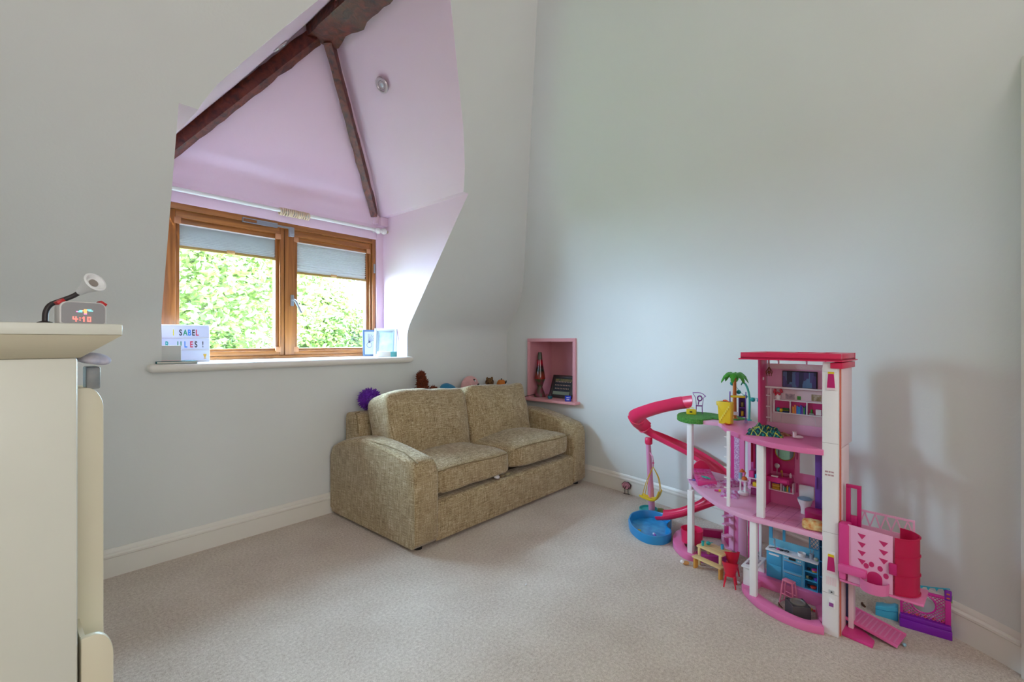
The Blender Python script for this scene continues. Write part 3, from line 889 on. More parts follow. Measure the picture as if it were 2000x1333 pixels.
# ================================================================== NICHE CONTENTS
SH = 0.6135
t = thing('lava_lamp', 'tall red and green lava lamp on the niche shelf', 'lamp', (3.19, 2.475, SH))
mb = MB(); mb.lathe([(0.0, 0.0), (0.050, 0.0), (0.051, 0.008), (0.040, 0.035), (0.026, 0.075), (0.022, 0.085), (0.028, 0.105), (0.043, 0.145), (0.046, 0.155)], 28)
LB = M('lava_base', (120, 40, 62), 0.35, vscale=22, col2=(40, 78, 34)); mb.build('base', LB, t)
def mat_gradient(name, stops, z0, z1, rough=0.1):
    m = M(name, (255, 255, 255), rough)
    nt, b = nodes_of(m)
    tc = nt.nodes.new('ShaderNodeTexCoord'); sp = nt.nodes.new('ShaderNodeSeparateXYZ'); mr = nt.nodes.new('ShaderNodeMapRange')
    mr.inputs['From Min'].default_value, mr.inputs['From Max'].default_value = z0, z1
    r = nt.nodes.new('ShaderNodeValToRGB')
    while len(r.color_ramp.elements) < len(stops): r.color_ramp.elements.new(0.5)
    for e, (p, c) in zip(r.color_ramp.elements, stops): e.position = p; e.color = lin(c)
    nt.links.new(tc.outputs['Object'], sp.inputs[0]); nt.links.new(sp.outputs['Z'], mr.inputs['Value'])
    nt.links.new(mr.outputs['Result'], r.inputs['Fac']); nt.links.new(r.outputs['Color'], b.inputs['Base Color'])
    return m
mb = MB(); mb.lathe([(0.046, 0.155), (0.047, 0.165), (0.041, 0.20), (0.030, 0.265), (0.022, 0.325)], 28)
mb.build('glass_bottle', mat_gradient('lava_fluid', [(0.0, (150, 40, 24)), (0.25, (120, 46, 24)), (0.45, (24, 40, 28)), (0.65, (70, 14, 26)), (0.85, (176, 20, 44)), (1.0, (120, 20, 30))], 0.155, 0.325), t)
mb = MB(); mb.lathe([(0.022, 0.325), (0.021, 0.335), (0.015, 0.388), (0.0, 0.389)], 24); mb.build('cap', M('lava_cap', (52, 44, 34), 0.3, vscale=20, col2=(84, 88, 60)), t)
mb = MB(); mb.tube(catmull([(-0.03, 0.03, 0.02), (-0.09, 0.055, 0.012), (-0.135, 0.06, 0.006), (-0.152, 0.055, -0.03), (-0.150, 0.035, -0.09), (-0.15, 0.02, -0.15)], 6), 0.0028, 6); mb.build('power_cord', BLACK, t)

def frame(name, label, loc, rz, tilt, w, h, bw, fm, pm, prints=None, th=0.014):
    t = thing(name, label, 'photo frame', loc, 0)
    t.rotation_euler = (math.radians(-tilt), 0, rz)
    mb = MB()
    mb.box(-w / 2, -w / 2 + bw, 0, th, 0, h).box(w / 2 - bw, w / 2, 0, th, 0, h).box(-w / 2 + bw, w / 2 - bw, 0, th, 0, bw).box(-w / 2 + bw, w / 2 - bw, 0, th, h - bw, h)
    mb.build('frame', fm, t, bevel=0.0015)
    MB().box(-w / 2 + bw, w / 2 - bw, th * 0.4, th * 0.8, bw, h - bw).build('picture', pm, t, smooth=0)
    mb = MB(); mb.add([(-0.02, th, h * 0.75), (0.02, th, h * 0.75), (0.025, th + h * .33 * math.tan(math.radians(tilt + 14)) + .012, 0.004), (-0.025, th + h * .33 * math.tan(math.radians(tilt + 14)) + .012, 0.004)], [(0, 1, 2, 3)])
    return t
gp = frame('framed_picture', 'dark wooden frame with a group photograph leaning in the niche', (3.215, 2.285, SH), math.radians(-90), 22, 0.235, 0.205, 0.024, mat_wood('frame_dark', (38, 20, 18), (62, 32, 28), (4, 4, 20)), M('photo_dark', (40, 44, 40), 0.3, var=0.3, vscale=30))
SKIN = M('print_skin', (198, 158, 140), 0.5); NAVY = M('print_navy', (28, 26, 44), 0.5); LAWN = M('print_lawn', (128, 134, 112), 0.5); GOLD = M('print_foliage', (130, 104, 58), 0.5, vscale=60, col2=(70, 80, 50))
MB().box(-0.085, 0.085, 0.0048, 0.0055, 0.032, 0.060).build('print_ground', LAWN, gp, smooth=0)
MB().box(-0.085, 0.085, 0.0048, 0.0055, 0.150, 0.172).build('print_foliage', GOLD, gp, smooth=0)
mb = MB(); mb2 = MB()
for r_ in range(3):
    for k in range(10 - (r_ == 0)):
        x = -0.075 + 0.0165 * k + (0.008 if r_ == 0 else 0); z = 0.075 + r_ * 0.030
        mb.cbox((x, 0.0045, z - 0.004), (0.013, 0.001, 0.020)); mb2.cbox((x, 0.0042, z + 0.010), (0.007, 0.001, 0.009))
mb.build('print_figures', NAVY, gp, smooth=0)['kind'] = 'stuff'; mb2.build('print_faces', SKIN, gp, smooth=0)['kind'] = 'stuff'
t = thing('trinket_pot', 'tiny teal glitter pot with dark lid in the niche', 'pot', (3.135, 2.325, SH))
MB().lathe([(0.0, 0), (0.018, 0), (0.021, 0.008), (0.021, 0.022), (0.017, 0.024)], 18).build('pot', M('teal_glitter', (40, 130, 150), 0.3, var=0.4, vscale=200), t)
MB().lathe([(0.018, 0.0235), (0.019, 0.028), (0.015, 0.036), (0.0, 0.038)], 18).build('lid', M('pot_lid', (60, 34, 50), 0.4), t)
t = thing('message_cube', 'small royal blue cube with white lettering at the shelf edge', 'cube', (3.095, 2.115, SH), math.radians(-52))
MB().box(-0.024, 0.024, -0.024, 0.024, 0.0, 0.044).build('cube', M('royal_blue', (24, 58, 190), 0.4), t, bevel=0.005)
mb = MB()
for (x, z, w_) in ((-0.010, 0.031, 0.007), (-0.001, 0.031, 0.006), (0.007, 0.031, 0.005), (-0.008, 0.015, 0.010), (0.004, 0.015, 0.009)):
    mb.cbox((x, -0.0242, z), (w_, 0.0008, 0.007))
mb.build('lettering', WHITEP, t, smooth=0)
t = thing('little_bottle', 'small clear plastic bottle behind the blue cube', 'bottle', (3.15, 2.085, SH))
MB().lathe([(0.0, 0), (0.012, 0), (0.012, 0.055), (0.007, 0.064), (0.007, 0.07)], 14).build('body', mat_tinted('clear_plastic', (225, 215, 222), 0.45), t)
MB().lathe([(0.008, 0.069), (0.008, 0.088), (0.0, 0.089)], 14).build('cap', M('bottle_cap', (210, 196, 206), 0.4), t)

# ================================================================== WINDOW BOARD CONTENTS
SZ = 0.9862
lb = thing('light_box', 'white light box with coloured letters on the window board', 'light box', (0.713, 2.985, SZ), math.radians(-9))
lb.rotation_euler = (math.radians(-4), 0, math.radians(-4))
MB().box(-0.112, 0.112, 0.0, 0.045, 0.0, 0.203).build('case', M('lightbox_white', (232, 234, 246), 0.3), lb, bevel=0.003)
mb = MB()
for z in (0.0035, 0.0655, 0.131, 0.1985): mb.box(-0.110, 0.110, -0.005, 0.001, z - 0.0035, z + 0.0035)
mb.build('letter_rail', mat_tinted('rail_clear', (240, 240, 250), 0.7), lb, bevel=0.001)
MB().box(-0.108, 0.108, -0.0012, 0.0, 0.008, 0.196).build('screen', M('lightbox_screen', (214, 220, 242), 0.4), lb, smooth=0)
CC = {'y': M('letter_yellow', (216, 206, 40), 0.4), 'k': M('letter_black', (30, 36, 48), 0.4), 'g': M('letter_green', (24, 150, 110), 0.4), 'b': M('letter_blue', (40, 130, 226), 0.4), 'r': M('letter_red', (206, 40, 80), 0.4), 't': M('letter_teal', (20, 170, 160), 0.4)}
for ch, x, c in (('I', -0.054, 'y'), ('S', -0.022, 'k'), ('A', -0.001, 'g'), ('B', 0.018, 'b'), ('E', 0.036, 'k'), ('L', 0.053, 'r')):
    text_mesh('letter', ch, 0.046, CC[c], lb, (x, -0.0016, 0.1445), (PI / 2, 0, 0), sx=0.62)
for ch, x, c in (('R', -0.082, 't'), ('U', -0.028, 'g'), ('L', 0.0, 'b'), ('E', 0.026, 'r'), ('S', 0.047, 'k'), ('!', 0.079, 'k')):
    text_mesh('letter', ch, 0.046, CC[c], lb, (x, -0.0016, 0.0795), (PI / 2, 0, 0), sx=0.62)
GOLDP = M('trophy_gold', (206, 164, 60), 0.4)
mb = MB(); xf = Matrix.Translation((0.088, -0.0018, 0.016)) @ Matrix.Rotation(PI / 2, 4, 'X')
mb.prism([(-0.008, 0.026), (0.008, 0.026), (0.006, 0.014), (0.002, 0.009), (0.0015, 0.004), (-0.0015, 0.004), (-0.002, 0.009), (-0.006, 0.014)], 0, 0.0006, xf)
mb.prism([(-0.006, 0.004), (0.006, 0.004), (0.006, 0.0), (-0.006, 0.0)], 0, 0.0006, xf)
mb.build('trophy_symbol', GOLDP, lb, smooth=0)
t = thing('photo_cube', 'plain pale grey square box in front of the light box', 'box', (0.608, 2.845, SZ + 0.0125), math.radians(-12))
MB().box(-0.050, 0.050, -0.02, 0.02, 0.0, 0.079).build('box', M('pale_grey_card', (214, 214, 210), 0.7), t, bevel=0.002)
mb = MB(); mb.box(-0.052, 0.052, -0.022, 0.022, 0.0, 0.004); mb.build('base_plate', M('pale_pink_card', (232, 206, 204), 0.6), t, bevel=0.001)
t = thing('notebook', 'teal green notebook lying flat under the pale grey box', 'notebook', (0.635, 2.842, SZ), math.radians(-4))
MB().box(-0.085, 0.085, -0.05, 0.05, 0.0, 0.0022).box(-0.085, 0.085, -0.05, 0.05, 0.0098, 0.012).box(-0.085, -0.082, -0.05, 0.05, 0, 0.012).build('cover', M('notebook_teal', (10, 92, 96), 0.5), t)
MB().box(-0.081, 0.083, -0.048, 0.048, 0.0022, 0.0098).build('pages', M('paper_edge', (224, 220, 208), 0.8), t)
f1 = frame('framed_picture', 'slim dark blue frame with a line drawing beside the window', (1.93, 3.085, SZ), math.radians(-22), 7, 0.155, 0.20, 0.013, M('frame_blue', (74, 96, 128), 0.4), M('drawing_paper', (214, 218, 236), 0.5))
mb = MB()
for k in range(6):
    a = 0.5 + k * 0.22; mb.tube([(-0.035, 0.0052, 0.10), (-0.035 + 0.06 * math.cos(a), 0.0052, 0.10 + 0.07 * math.sin(a))], 0.0012, 4)
mb.tube([(-0.03 + 0.018 * math.cos(2 * PI * k / 14), 0.0052, 0.085 + 0.02 * math.sin(2 * PI * k / 14)) for k in range(14)], 0.0012, 4, True)
mb.build('line_drawing', M('ink', (60, 60, 90), 0.6), f1)
f2 = frame('framed_picture', 'white stepped frame with a pale print leaning on the dormer cheek', (1.948, 2.965, SZ), math.radians(-40), 14, 0.165, 0.215, 0.017, M('frame_white', (206, 212, 214), 0.35), M('pale_print', (200, 210, 222), 0.4, vscale=14, col2=(160, 186, 208)))
mb = MB(); bw = 0.032; w_, h_ = 0.165, 0.215
mb.box(-w_ / 2 + .017, -w_ / 2 + bw, 0.003, 0.010, .017, h_ - .017).box(w_ / 2 - bw, w_ / 2 - .017, 0.003, 0.010, .017, h_ - .017).box(-w_ / 2 + bw, w_ / 2 - bw, 0.003, 0.010, .017, bw).box(-w_ / 2 + bw, w_ / 2 - bw, 0.003, 0.010, h_ - bw, h_ - .017)
mb.build('mount', M('mount_grey', (150, 164, 170), 0.5), f2, bevel=0.001)
t = thing('trinket_box', 'low white box with a turquoise end in front of photo frames', 'box', (1.905, 2.87, SZ), math.radians(-30))
MB().box(-0.070, 0.022, -0.02, 0.02, 0.0, 0.037).build('white_block', M('card_white', (232, 226, 222), 0.7), t, bevel=0.001)
MB().box(0.0225, 0.066, -0.02, 0.02, 0.0, 0.037).build('turquoise_block', M('card_turquoise', (92, 168, 168), 0.6), t, bevel=0.001)

# ================================================================== CHEST AND THINGS ON IT
CREAM = M('cream_lacquer', (219, 219, 206), 0.35, var=0.05, vscale=4)
CREAM2 = M('cream_panel', (224, 216, 190), 0.4, var=0.05, vscale=3)
ch = thing('chest_of_drawers', 'tall cream lacquered chest at the left edge of the room', 'chest of drawers', (-0.30, 1.50, 0))
bx0, bx1, by0, by1 = -0.42, 0.426, -0.216, 0.235
MB().box(bx0, bx1 - 0.004, by0, by1, 0.06, 1.066).build('carcass', CREAM, ch, bevel=0.006)
MB().box(bx0 + 0.02, bx1 - 0.03, by0 + 0.02, by1 - 0.02, 0.0, 0.06).build('plinth', CREAM, ch)
ov = 0.058
mb = MB()
v0 = [(bx0, by0, 1.066), (bx1, by0, 1.066), (bx1, by1, 1.066), (bx0, by1, 1.066)]
v1 = [(bx0 - ov, by0 - ov, 1.112), (bx1 + ov, by0 - ov, 1.112), (bx1 + ov, by1 + .02, 1.112), (bx0 - ov, by1 + .02, 1.112)]
mb.add(v0 + v1, [(0, 1, 2, 3), (7, 6, 5, 4), (0, 4, 5, 1), (1, 5, 6, 2), (2, 6, 7, 3), (3, 7, 4, 0)])
mb.build('cornice', CREAM2, ch)
MB().box(bx0 - ov, bx1 + ov, by0 - ov, by1 + .02, 1.112, 1.1345).build('top', CREAM, ch, bevel=0.003)
for z0, z1 in ((0.07, 0.38), (0.39, 0.70), (0.71, 1.04)):
    d = MB().box(bx1 - 0.004, bx1 + 0.004, by0 + 0.16, by1 - 0.02, z0, z1).build('drawer', CREAM, ch, bevel=0.002)
    MB().ball((bx1 + 0.012, 0.06, (z0 + z1) / 2), 0.012).build('knob', CREAM, d)
TOPZ = 1.1345
# stepped storage unit with rounded end boards standing against the drawer side
st = thing('storage_unit', 'cream storage unit with rounded end boards beside the chest', 'storage unit', (0.14, 1.40, 0))
def endboard(y, h, w, r, name, cur):
    pts = [(-0.012, 0), (w, 0)] + [(w - r + r * math.cos(a), h - r * 1.7 + r * 1.7 * math.sin(a)) for a in [PI / 2 * i / 10 for i in range(11)]] + [(-0.012, h)]
    xf = Matrix.Translation((0, y, 0)) @ Matrix.Rotation(PI / 2, 4, 'X')
    o = MB().prism(pts, 0, 0.016, xf).build(name, CREAM2, cur, bevel=0.003)
    return o
endboard(0.02, 0.995, 0.037, 0.030, 'tall_end_board', st)
endboard(-0.085, 0.482, 0.040, 0.032, 'low_end_board', st)
MB().box(-0.012, -0.004, -0.085, 0.30, 0.0, 0.48).box(-0.012, -0.004, 0.01, 0.30, 0.48, 0.98).build('back_board', CREAM2, st)
for z in (0.1, 0.46): MB().box(-0.004, 0.028, 0.02, 0.30, z, z + 0.015).build('shelf', CREAM2, st)
MB().box(-0.012, 0.034, 0.29, 0.306, 0, 0.98).build('rear_end_board', CREAM2, st)
mb = cushion(0.06, 0.10, 0.022, 0.004, 2.6, 9, 0.010, 3)
tag(mb.build('folded_cloth', M('cloth_lilac', (226, 220, 234), 0.9, vscale=40, col2=(190, 192, 214)), loc=(0.157, 1.405, 1.050), rot=(0, 0.2, 0)), 'crumpled lilac cloth spilling out under the chest top', 'cloth')
mb = MB(); mb.box(-0.012, 0.012, -0.03, 0.03, 0, 0.05)
tag(mb.build('grey_tin', M('tin_grey', (150, 150, 148), 0.4, vscale=40, col2=(128, 134, 136)), bevel=0.003, loc=(0.1595, 1.435, 0.991)), 'narrow grey tin standing under the lilac cloth', 'tin')
# desk lamp
dl = thing('desk_lamp', 'small desk lamp with dark flexible neck and white cone head', 'lamp', (0.078, 1.335, TOPZ))
MB().lathe([(0.0, 0), (0.012, 0), (0.012, 0.004), (0.006, 0.006), (0.0, 0.008)], 20).build('base', M('lamp_dark', (44, 34, 34), 0.5), dl)
npts = catmull([(0, 0, 0.004), (0.001, 0.001, 0.024), (0.008, 0.003, 0.040), (0.024, 0.006, 0.050), (0.041, 0.006, 0.060), (0.053, 0.002, 0.070)], 5)
MB().tube(npts, 0.0048, 10).build('neck', M('lamp_dark', (44, 34, 34), 0.5), dl)
axis = Vector((0.42, -0.72, 0.42)).normalized()
q = Matrix.Translation((0.052, 0.003, 0.0695)) @ axis.to_track_quat('Z', 'Y').to_matrix().to_4x4()
hd = MB().lathe([(0.0, 0.0), (0.007, 0.0), (0.009, 0.012), (0.019, 0.042), (0.021, 0.046), (0.017, 0.047), (0.012, 0.040), (0.0, 0.040)], 24, (0, 0, 0), q).build('head', WHITEP, dl)
MB().lathe([(0.0085, 0.0405), (0.008, 0.0425), (0.0, 0.043)], 20, (0, 0, 0), q).build('bulb_lens', M('lamp_lens', (150, 140, 132), 0.3), hd)
# alarm clock
ac = thing('alarm_clock', 'pale grey digital alarm clock with red corner buttons showing 4:10', 'clock', (0.131, 1.285, TOPZ), math.radians(10))
def rrect(w, h, r, n=6):
    p = []
    for cx, cz, a0 in ((w / 2 - r, h - r, 0), (-w / 2 + r, h - r, PI / 2), (-w / 2 + .004, 0.004, PI), (w / 2 - .004, 0.004, 1.5 * PI)):
        rr = r if a0 < PI else 0.004
        p += [(cx + rr * math.cos(a0 + PI / 2 * i / n), cz + rr * math.sin(a0 + PI / 2 * i / n)) for i in range(n + 1)]
    return p
xf = Matrix.Rotation(PI / 2, 4, 'X')
MB().prism(rrect(0.074, 0.046, 0.013), -0.030, 0.0, xf).build('case', M('clock_shell', (204, 200, 198), 0.4), ac, bevel=0.002)
MB().prism(rrect(0.068, 0.042, 0.011), 0.0, 0.0012, Matrix.Translation((0, 0, 0.002)) @ xf).build('face', M('clock_face', (150, 148, 150), 0.4), ac)
for s_ in (-1, 1):
    MB().cbox((0, 0, 0), (0.013, 0.02, 0.007), Matrix.Translation((s_ * 0.033, 0.014, 0.0445)) @ Matrix.Rotation(s_ * 0.65, 4, 'Y')).build('corner_button', M('button_red', (186, 20, 24), 0.4), ac, bevel=0.001)
DIG = {'4': ['1010', '1010', '1111', '0010', '0010'], '1': ['010', '110', '010', '010', '010'], '0': ['111', '101', '101', '101', '111'], ':': ['0', '1', '0', '1', '0']}
LED = M('led_red', (255, 120, 110), 0.5, emit=1.3)
x = -0.0165; px_ = 0.0021
for chx in '4:10':
    pat = DIG[chx]; mb = MB()
    for r_, row in enumerate(pat):
        for c_, b_ in enumerate(row):
            if b_ == '1': mb.cbox((x + c_ * px_, -0.0015, 0.0145 - r_ * px_), (px_ * .92, 0.0006, px_ * .92))
    mb.build('digit', LED, ac, smooth=0)
    x += (len(pat[0]) + 0.9) * px_
for nm, col, cells in (('weather_icon_sun', (255, 176, 110), [(0, 0), (1, 0), (0, 1), (1, 1), (-1, 0), (0, -1), (1, -1), (1, -2), (0, -2)]), ('weather_icon_cloud', (130, 236, 246), [(-3, -1), (-2, -1), (-4, -1), (-3, 0), (-2, 0), (3, 1), (4, 1), (5, 0), (4, 0), (3, 0), (2, 1)]), ('weather_icon_pink', (246, 130, 190), [(-5, -1), (0, -3), (1, -3)])):
    mb = MB()
    for cx, cz in cells: mb.cbox((0.001 + cx * 0.0024, -0.0015, 0.0275 + cz * 0.0022), (0.0022, 0.0006, 0.0020))
    mb.build(nm, M('led_' + nm, col, 0.5, emit=1.0), ac, smooth=0)
# ---- pink tree sticker on the skirting
t = thing('tree_decal', 'pink blossom tree cut-out standing against the skirting board', 'sticker', (wall_x(1.565) - 0.021, 1.565, 0.0), math.radians(-90 + 9))
DK = M('decal_dark', (40, 16, 20), 0.6); PKD = M('decal_pink', (206, 130, 150), 0.7, vscale=60, col2=(226, 158, 172))
xf = Matrix.Rotation(PI / 2, 4, 'X')
def blob(cx, cz, rx, rz_, wob, n=36): return [(cx + rx * (1 + wob * math.sin(7 * a)) * math.cos(a), cz + rz_ * (1 + wob * math.sin(7 * a)) * math.sin(a)) for a in [2 * PI * i / n for i in range(n)]]
MB().prism(blob(0.0, 0.062, 0.034, 0.028, 0.05), 0.0, 0.0015, xf).build('outline', DK, t, smooth=0)
MB().prism(blob(-0.002, 0.061, 0.030, 0.024, 0.05), 0.0015, 0.0022, xf).build('blossom', PKD, t, smooth=0)
mb = MB()
for a, b in (((-0.012, 0.0), (-0.010, 0.045)), ((0.014, 0.0), (0.012, 0.04)), ((-0.010, 0.035), (-0.024, 0.055)), ((-0.010, 0.04), (0.0, 0.062)), ((0.012, 0.035), (0.022, 0.058))):
    mb.bar((a[0], -0.0025, a[1]), (b[0], -0.0025, b[1]), 0.004, 0.001)
    mb.tube([(a[0], -0.0025, a[1]), (b[0], -0.0025, b[1])], 0.0022, 5)
mb.box(-0.022, 0.024, -0.003, 0.0, 0.0, 0.004)
for k in range(9):
    a = k * 0.7; mb.tube([(0.018 * math.cos(a) + 0.006 * math.cos(j), -0.0024, 0.062 + 0.014 * math.sin(a) + 0.005 * math.sin(j)) for j in (0, 1.2, 2.4, 3.2)], 0.0009, 4)
mb.build('trunk', DK, t)
# ================================================================== DOLLHOUSE
DO = Vector((2.081, 0.269, 0.0)); DTH = math.atan2(0.1, 0.995)
DHV = Vector((math.cos(DTH), -math.sin(DTH), 0)); DHU = Vector((math.sin(DTH), math.cos(DTH), 0))
def HW(u, v, z=0.0): return DO + DHU * u + DHV * v + Vector((0, 0, z))
dh = thing('dollhouse', 'three-storey pink plastic dollhouse with curved floors and spiral slide', 'dollhouse', tuple(DO), -DTH)
HOT = M('toy_hot_pink', (226, 62, 142), 0.35); MID = M('toy_mid_pink', (236, 122, 176), 0.35); SOFT = M('toy_soft_pink', (242, 176, 210), 0.35)
PALE = M('toy_pale_pink', (244, 216, 222), 0.4); TWHITE = M('toy_white', (247, 243, 243), 0.4, bump=0.05, bscale=300)
MAG = M('toy_magenta', (200, 28, 112), 0.3); ROOF = M('toy_roof_red', (222, 34, 86), 0.3); SLIDE = M('toy_slide_pink', (238, 48, 98), 0.3)
SKYB = M('toy_blue', (74, 172, 214), 0.35); PURP = M('toy_purple', (126, 76, 178), 0.4); YEL = M('toy_yellow', (240, 206, 40), 0.35)
TEAL = M('toy_teal', (40, 170, 168), 0.35); GRN = M('toy_green', (62, 150, 50), 0.5); ORG = M('toy_orange', (214, 112, 40), 0.4); GLD = M('toy_gold', (196, 150, 60), 0.3, metal=.4)
REDT = M('toy_red', (222, 30, 62), 0.35); TAN = M('toy_tan', (232, 200, 140), 0.45)
class DB(MB):
    """boxes and polygons written in house coordinates: u (along the front, leftwards), v (depth), z"""
    def b(s, u0, u1, v0, v1, z0, z1, mi=0): return s.box(min(v0, v1), max(v0, v1), min(u0, u1), max(u0, u1), z0, z1, None, mi)
    def p(s, poly, z0, z1, mi=0): return s.prism([(v, u) for u, v in poly], z0, z1, None, mi)
    def face(s, poly, v0, v1, mi=0):
        """polygon in (u, z) extruded in depth"""
        xf = Matrix(((0, 0, 1, 0), (1, 0, 0, 0), (0, 1, 0, 0), (0, 0, 0, 1)))
        return s.prism(poly, v0, v1, xf, mi)
def D(name, mat, parent=dh, bevel=0.0, fn=None, **k):
    return fn.build(name, mat, parent, bevel=bevel, **k)
def db(name, mat, *a, parent=None, bevel=0.0012):
    return DB().b(*a).build(name, mat, parent or dh, bevel=bevel)
def smooth_poly(pts, n=5):
    return [(p.x, p.y) for p in catmull([(a, b, 0) for a, b in pts], n)]

# --- ground frame
front = smooth_poly([(-0.013, -0.020), (0.05, -0.045), (0.13, -0.045), (0.225, -0.012), (0.30, 0.05)], 6)
inner = smooth_poly([(0.278, 0.078), (0.20, 0.030), (0.12, -0.004), (0.05, -0.008), (0.015, 0.03)], 6)
DB().p(front + inner, 0.0, 0.03).build('base_rim', MID, dh, bevel=0.003)
DB().p([(0.30, 0.05), (0.278, 0.078), (0.268, 0.19), (0.30, 0.27), (0.345, 0.20), (0.32, 0.08)], 0.0, 0.03).build('base_side_bar', MID, dh, bevel=0.003)
DB().b(0.0, 0.30, 0.175, 0.27, 0.0, 0.048).build('base_plinth', MID, dh, bevel=0.003)
DB().p([(0.015, 0.03), (0.005, 0.02), (-0.01, 0.03), (-0.01, 0.18), (0.03, 0.18), (0.05, 0.12)], 0.0, 0.03).build('base_side_bar', MID, dh, bevel=0.002)
lo = smooth_poly([(0.56, 0.195), (0.61, 0.172), (0.67, 0.195), (0.74, 0.265), (0.79, 0.385), (0.78, 0.48)], 6)
li = smooth_poly([(0.745, 0.48), (0.745, 0.40), (0.70, 0.31), (0.66, 0.255), (0.60, 0.235)], 6)
DB().p(lo + li, 0.0, 0.03).build('base_rim', MID, dh, bevel=0.003)
DB().p([(0.56, 0.195), (0.60, 0.235), (0.45, 0.335), (0.43, 0.30)], 0.0, 0.035).build('base_side_bar', M('toy_orchid', (196, 62, 160), 0.35), dh, bevel=0.002)
DB().p([(0.78, 0.48), (0.745, 0.48), (0.60, 0.555), (0.61, 0.59)], 0.0, 0.04).build('base_back_bar', MAG, dh, bevel=0.002)
DB().p([(0.60, 0.56), (0.62, 0.58), (0.53, 0.40), (0.46, 0.31), (0.445, 0.335), (0.50, 0.40)], 0.0, 0.035).build('base_side_bar', SOFT, dh, bevel=0.002)
# planter drum on the left lobe
mb = DB(); mb.lathe([(0.052, 0.03), (0.056, 0.098), (0.052, 0.098), (0.048, 0.034), (0.0, 0.034)], 26, (0.335, 0.668, 0)); mb.build('planter', SLIDE, dh)

# --- slabs
s2f = smooth_poly([(-0.004, 0.0), (0.08, 0.003), (0.19, 0.002), (0.25, -0.002), (0.334, 0.018), (0.42, 0.066), (0.516, 0.143), (0.60, 0.225), (0.682, 0.327), (0.735, 0.42), (0.755, 0.50)], 5)
DB().p(s2f + [(0.70, 0.56), (0.58, 0.54), (0.45, 0.42), (0.30, 0.28), (0.0, 0.265)], 0.345, 0.365).build('second_floor', SOFT, dh, bevel=0.0015)
def mat_tiles():
    m = M('bath_tiles', (226, 140, 178), 0.35)
    nt, b = nodes_of(m)
    tc = nt.nodes.new('ShaderNodeTexCoord'); br = nt.nodes.new('ShaderNodeTexBrick')
    br.offset = 0.0; br.inputs['Scale'].default_value = 1.0; br.inputs['Brick Width'].default_value = 0.045; br.inputs['Row Height'].default_value = 0.045
    br.inputs['Mortar Size'].default_value = 0.0012
    br.inputs['Color1'].default_value = lin((228, 146, 184)); br.inputs['Color2'].default_value = lin((222, 136, 176)); br.inputs['Mortar'].default_value = lin((190, 96, 146))
    nt.links.new(tc.outputs['Object'], br.inputs['Vector']); nt.links.new(br.outputs['Color'], b.inputs['Base Color'])
    return m
DB().b(0.005, 0.252, 0.012, 0.25, 0.3652, 0.3664).build('bathroom_tiles', mat_tiles(), dh, smooth=0)
s3f = smooth_poly([(-0.006, -0.002), (0.07, -0.022), (0.184, -0.008), (0.26, 0.028), (0.311, 0.062), (0.40, 0.145), (0.474, 0.245)], 6)
DB().p(s3f + [(0.52, 0.40), (0.46, 0.48), (0.40, 0.46), (0.30, 0.29), (0.0, 0.262)], 0.668, 0.690).build('third_floor', MID, dh, bevel=0.0015)
DB().p([(0.474, 0.262), (0.53, 0.335), (0.61, 0.325), (0.62, 0.46), (0.56, 0.53), (0.48, 0.49), (0.515, 0.39)], 0.664, 0.684).build('terrace_floor', SOFT, dh, bevel=0.0015)
gp_ = smooth_poly([(0.605, 0.318), (0.64, 0.296), (0.70, 0.30), (0.765, 0.36), (0.80, 0.46), (0.78, 0.55), (0.70, 0.58), (0.62, 0.57)], 5)
mb = DB(); mb.p(gp_ + [(0.57, 0.50), (0.59, 0.38)], 0.664, 0.690); mb.build('lawn_terrace', M('toy_grass', (58, 140, 48), 0.7, bump=0.8, bscale=220, vscale=120, col2=(96, 168, 70)), dh, bevel=0.003)
DB().p([(0.60, 0.40), (0.62, 0.55), (0.52, 0.56), (0.44, 0.49), (0.47, 0.42)], 0.6845, 0.695).build('lawn_terrace', MATS['toy_grass'], dh, bevel=0.003)

# --- columns
for a in ((0.236, 0.262, 0.010, 0.034, 0.03, 0.345), (0.208, 0.236, 0.014, 0.036, 0.365, 0.668), (0.600, 0.626, 0.196, 0.222, 0.03, 0.345),
          (0.662, 0.688, 0.318, 0.344, 0.365, 0.668), (0.735, 0.752, 0.47, 0.49, 0.03, 0.345), (0.245, 0.252, 0.15, 0.157, 0.366, 0.668), (0.36, 0.372, 0.33, 0.342, 0.365, 0.668), (0.30, 0.312, 0.262, 0.272, 0.03, 0.345)):
    db('column', TWHITE, *a)
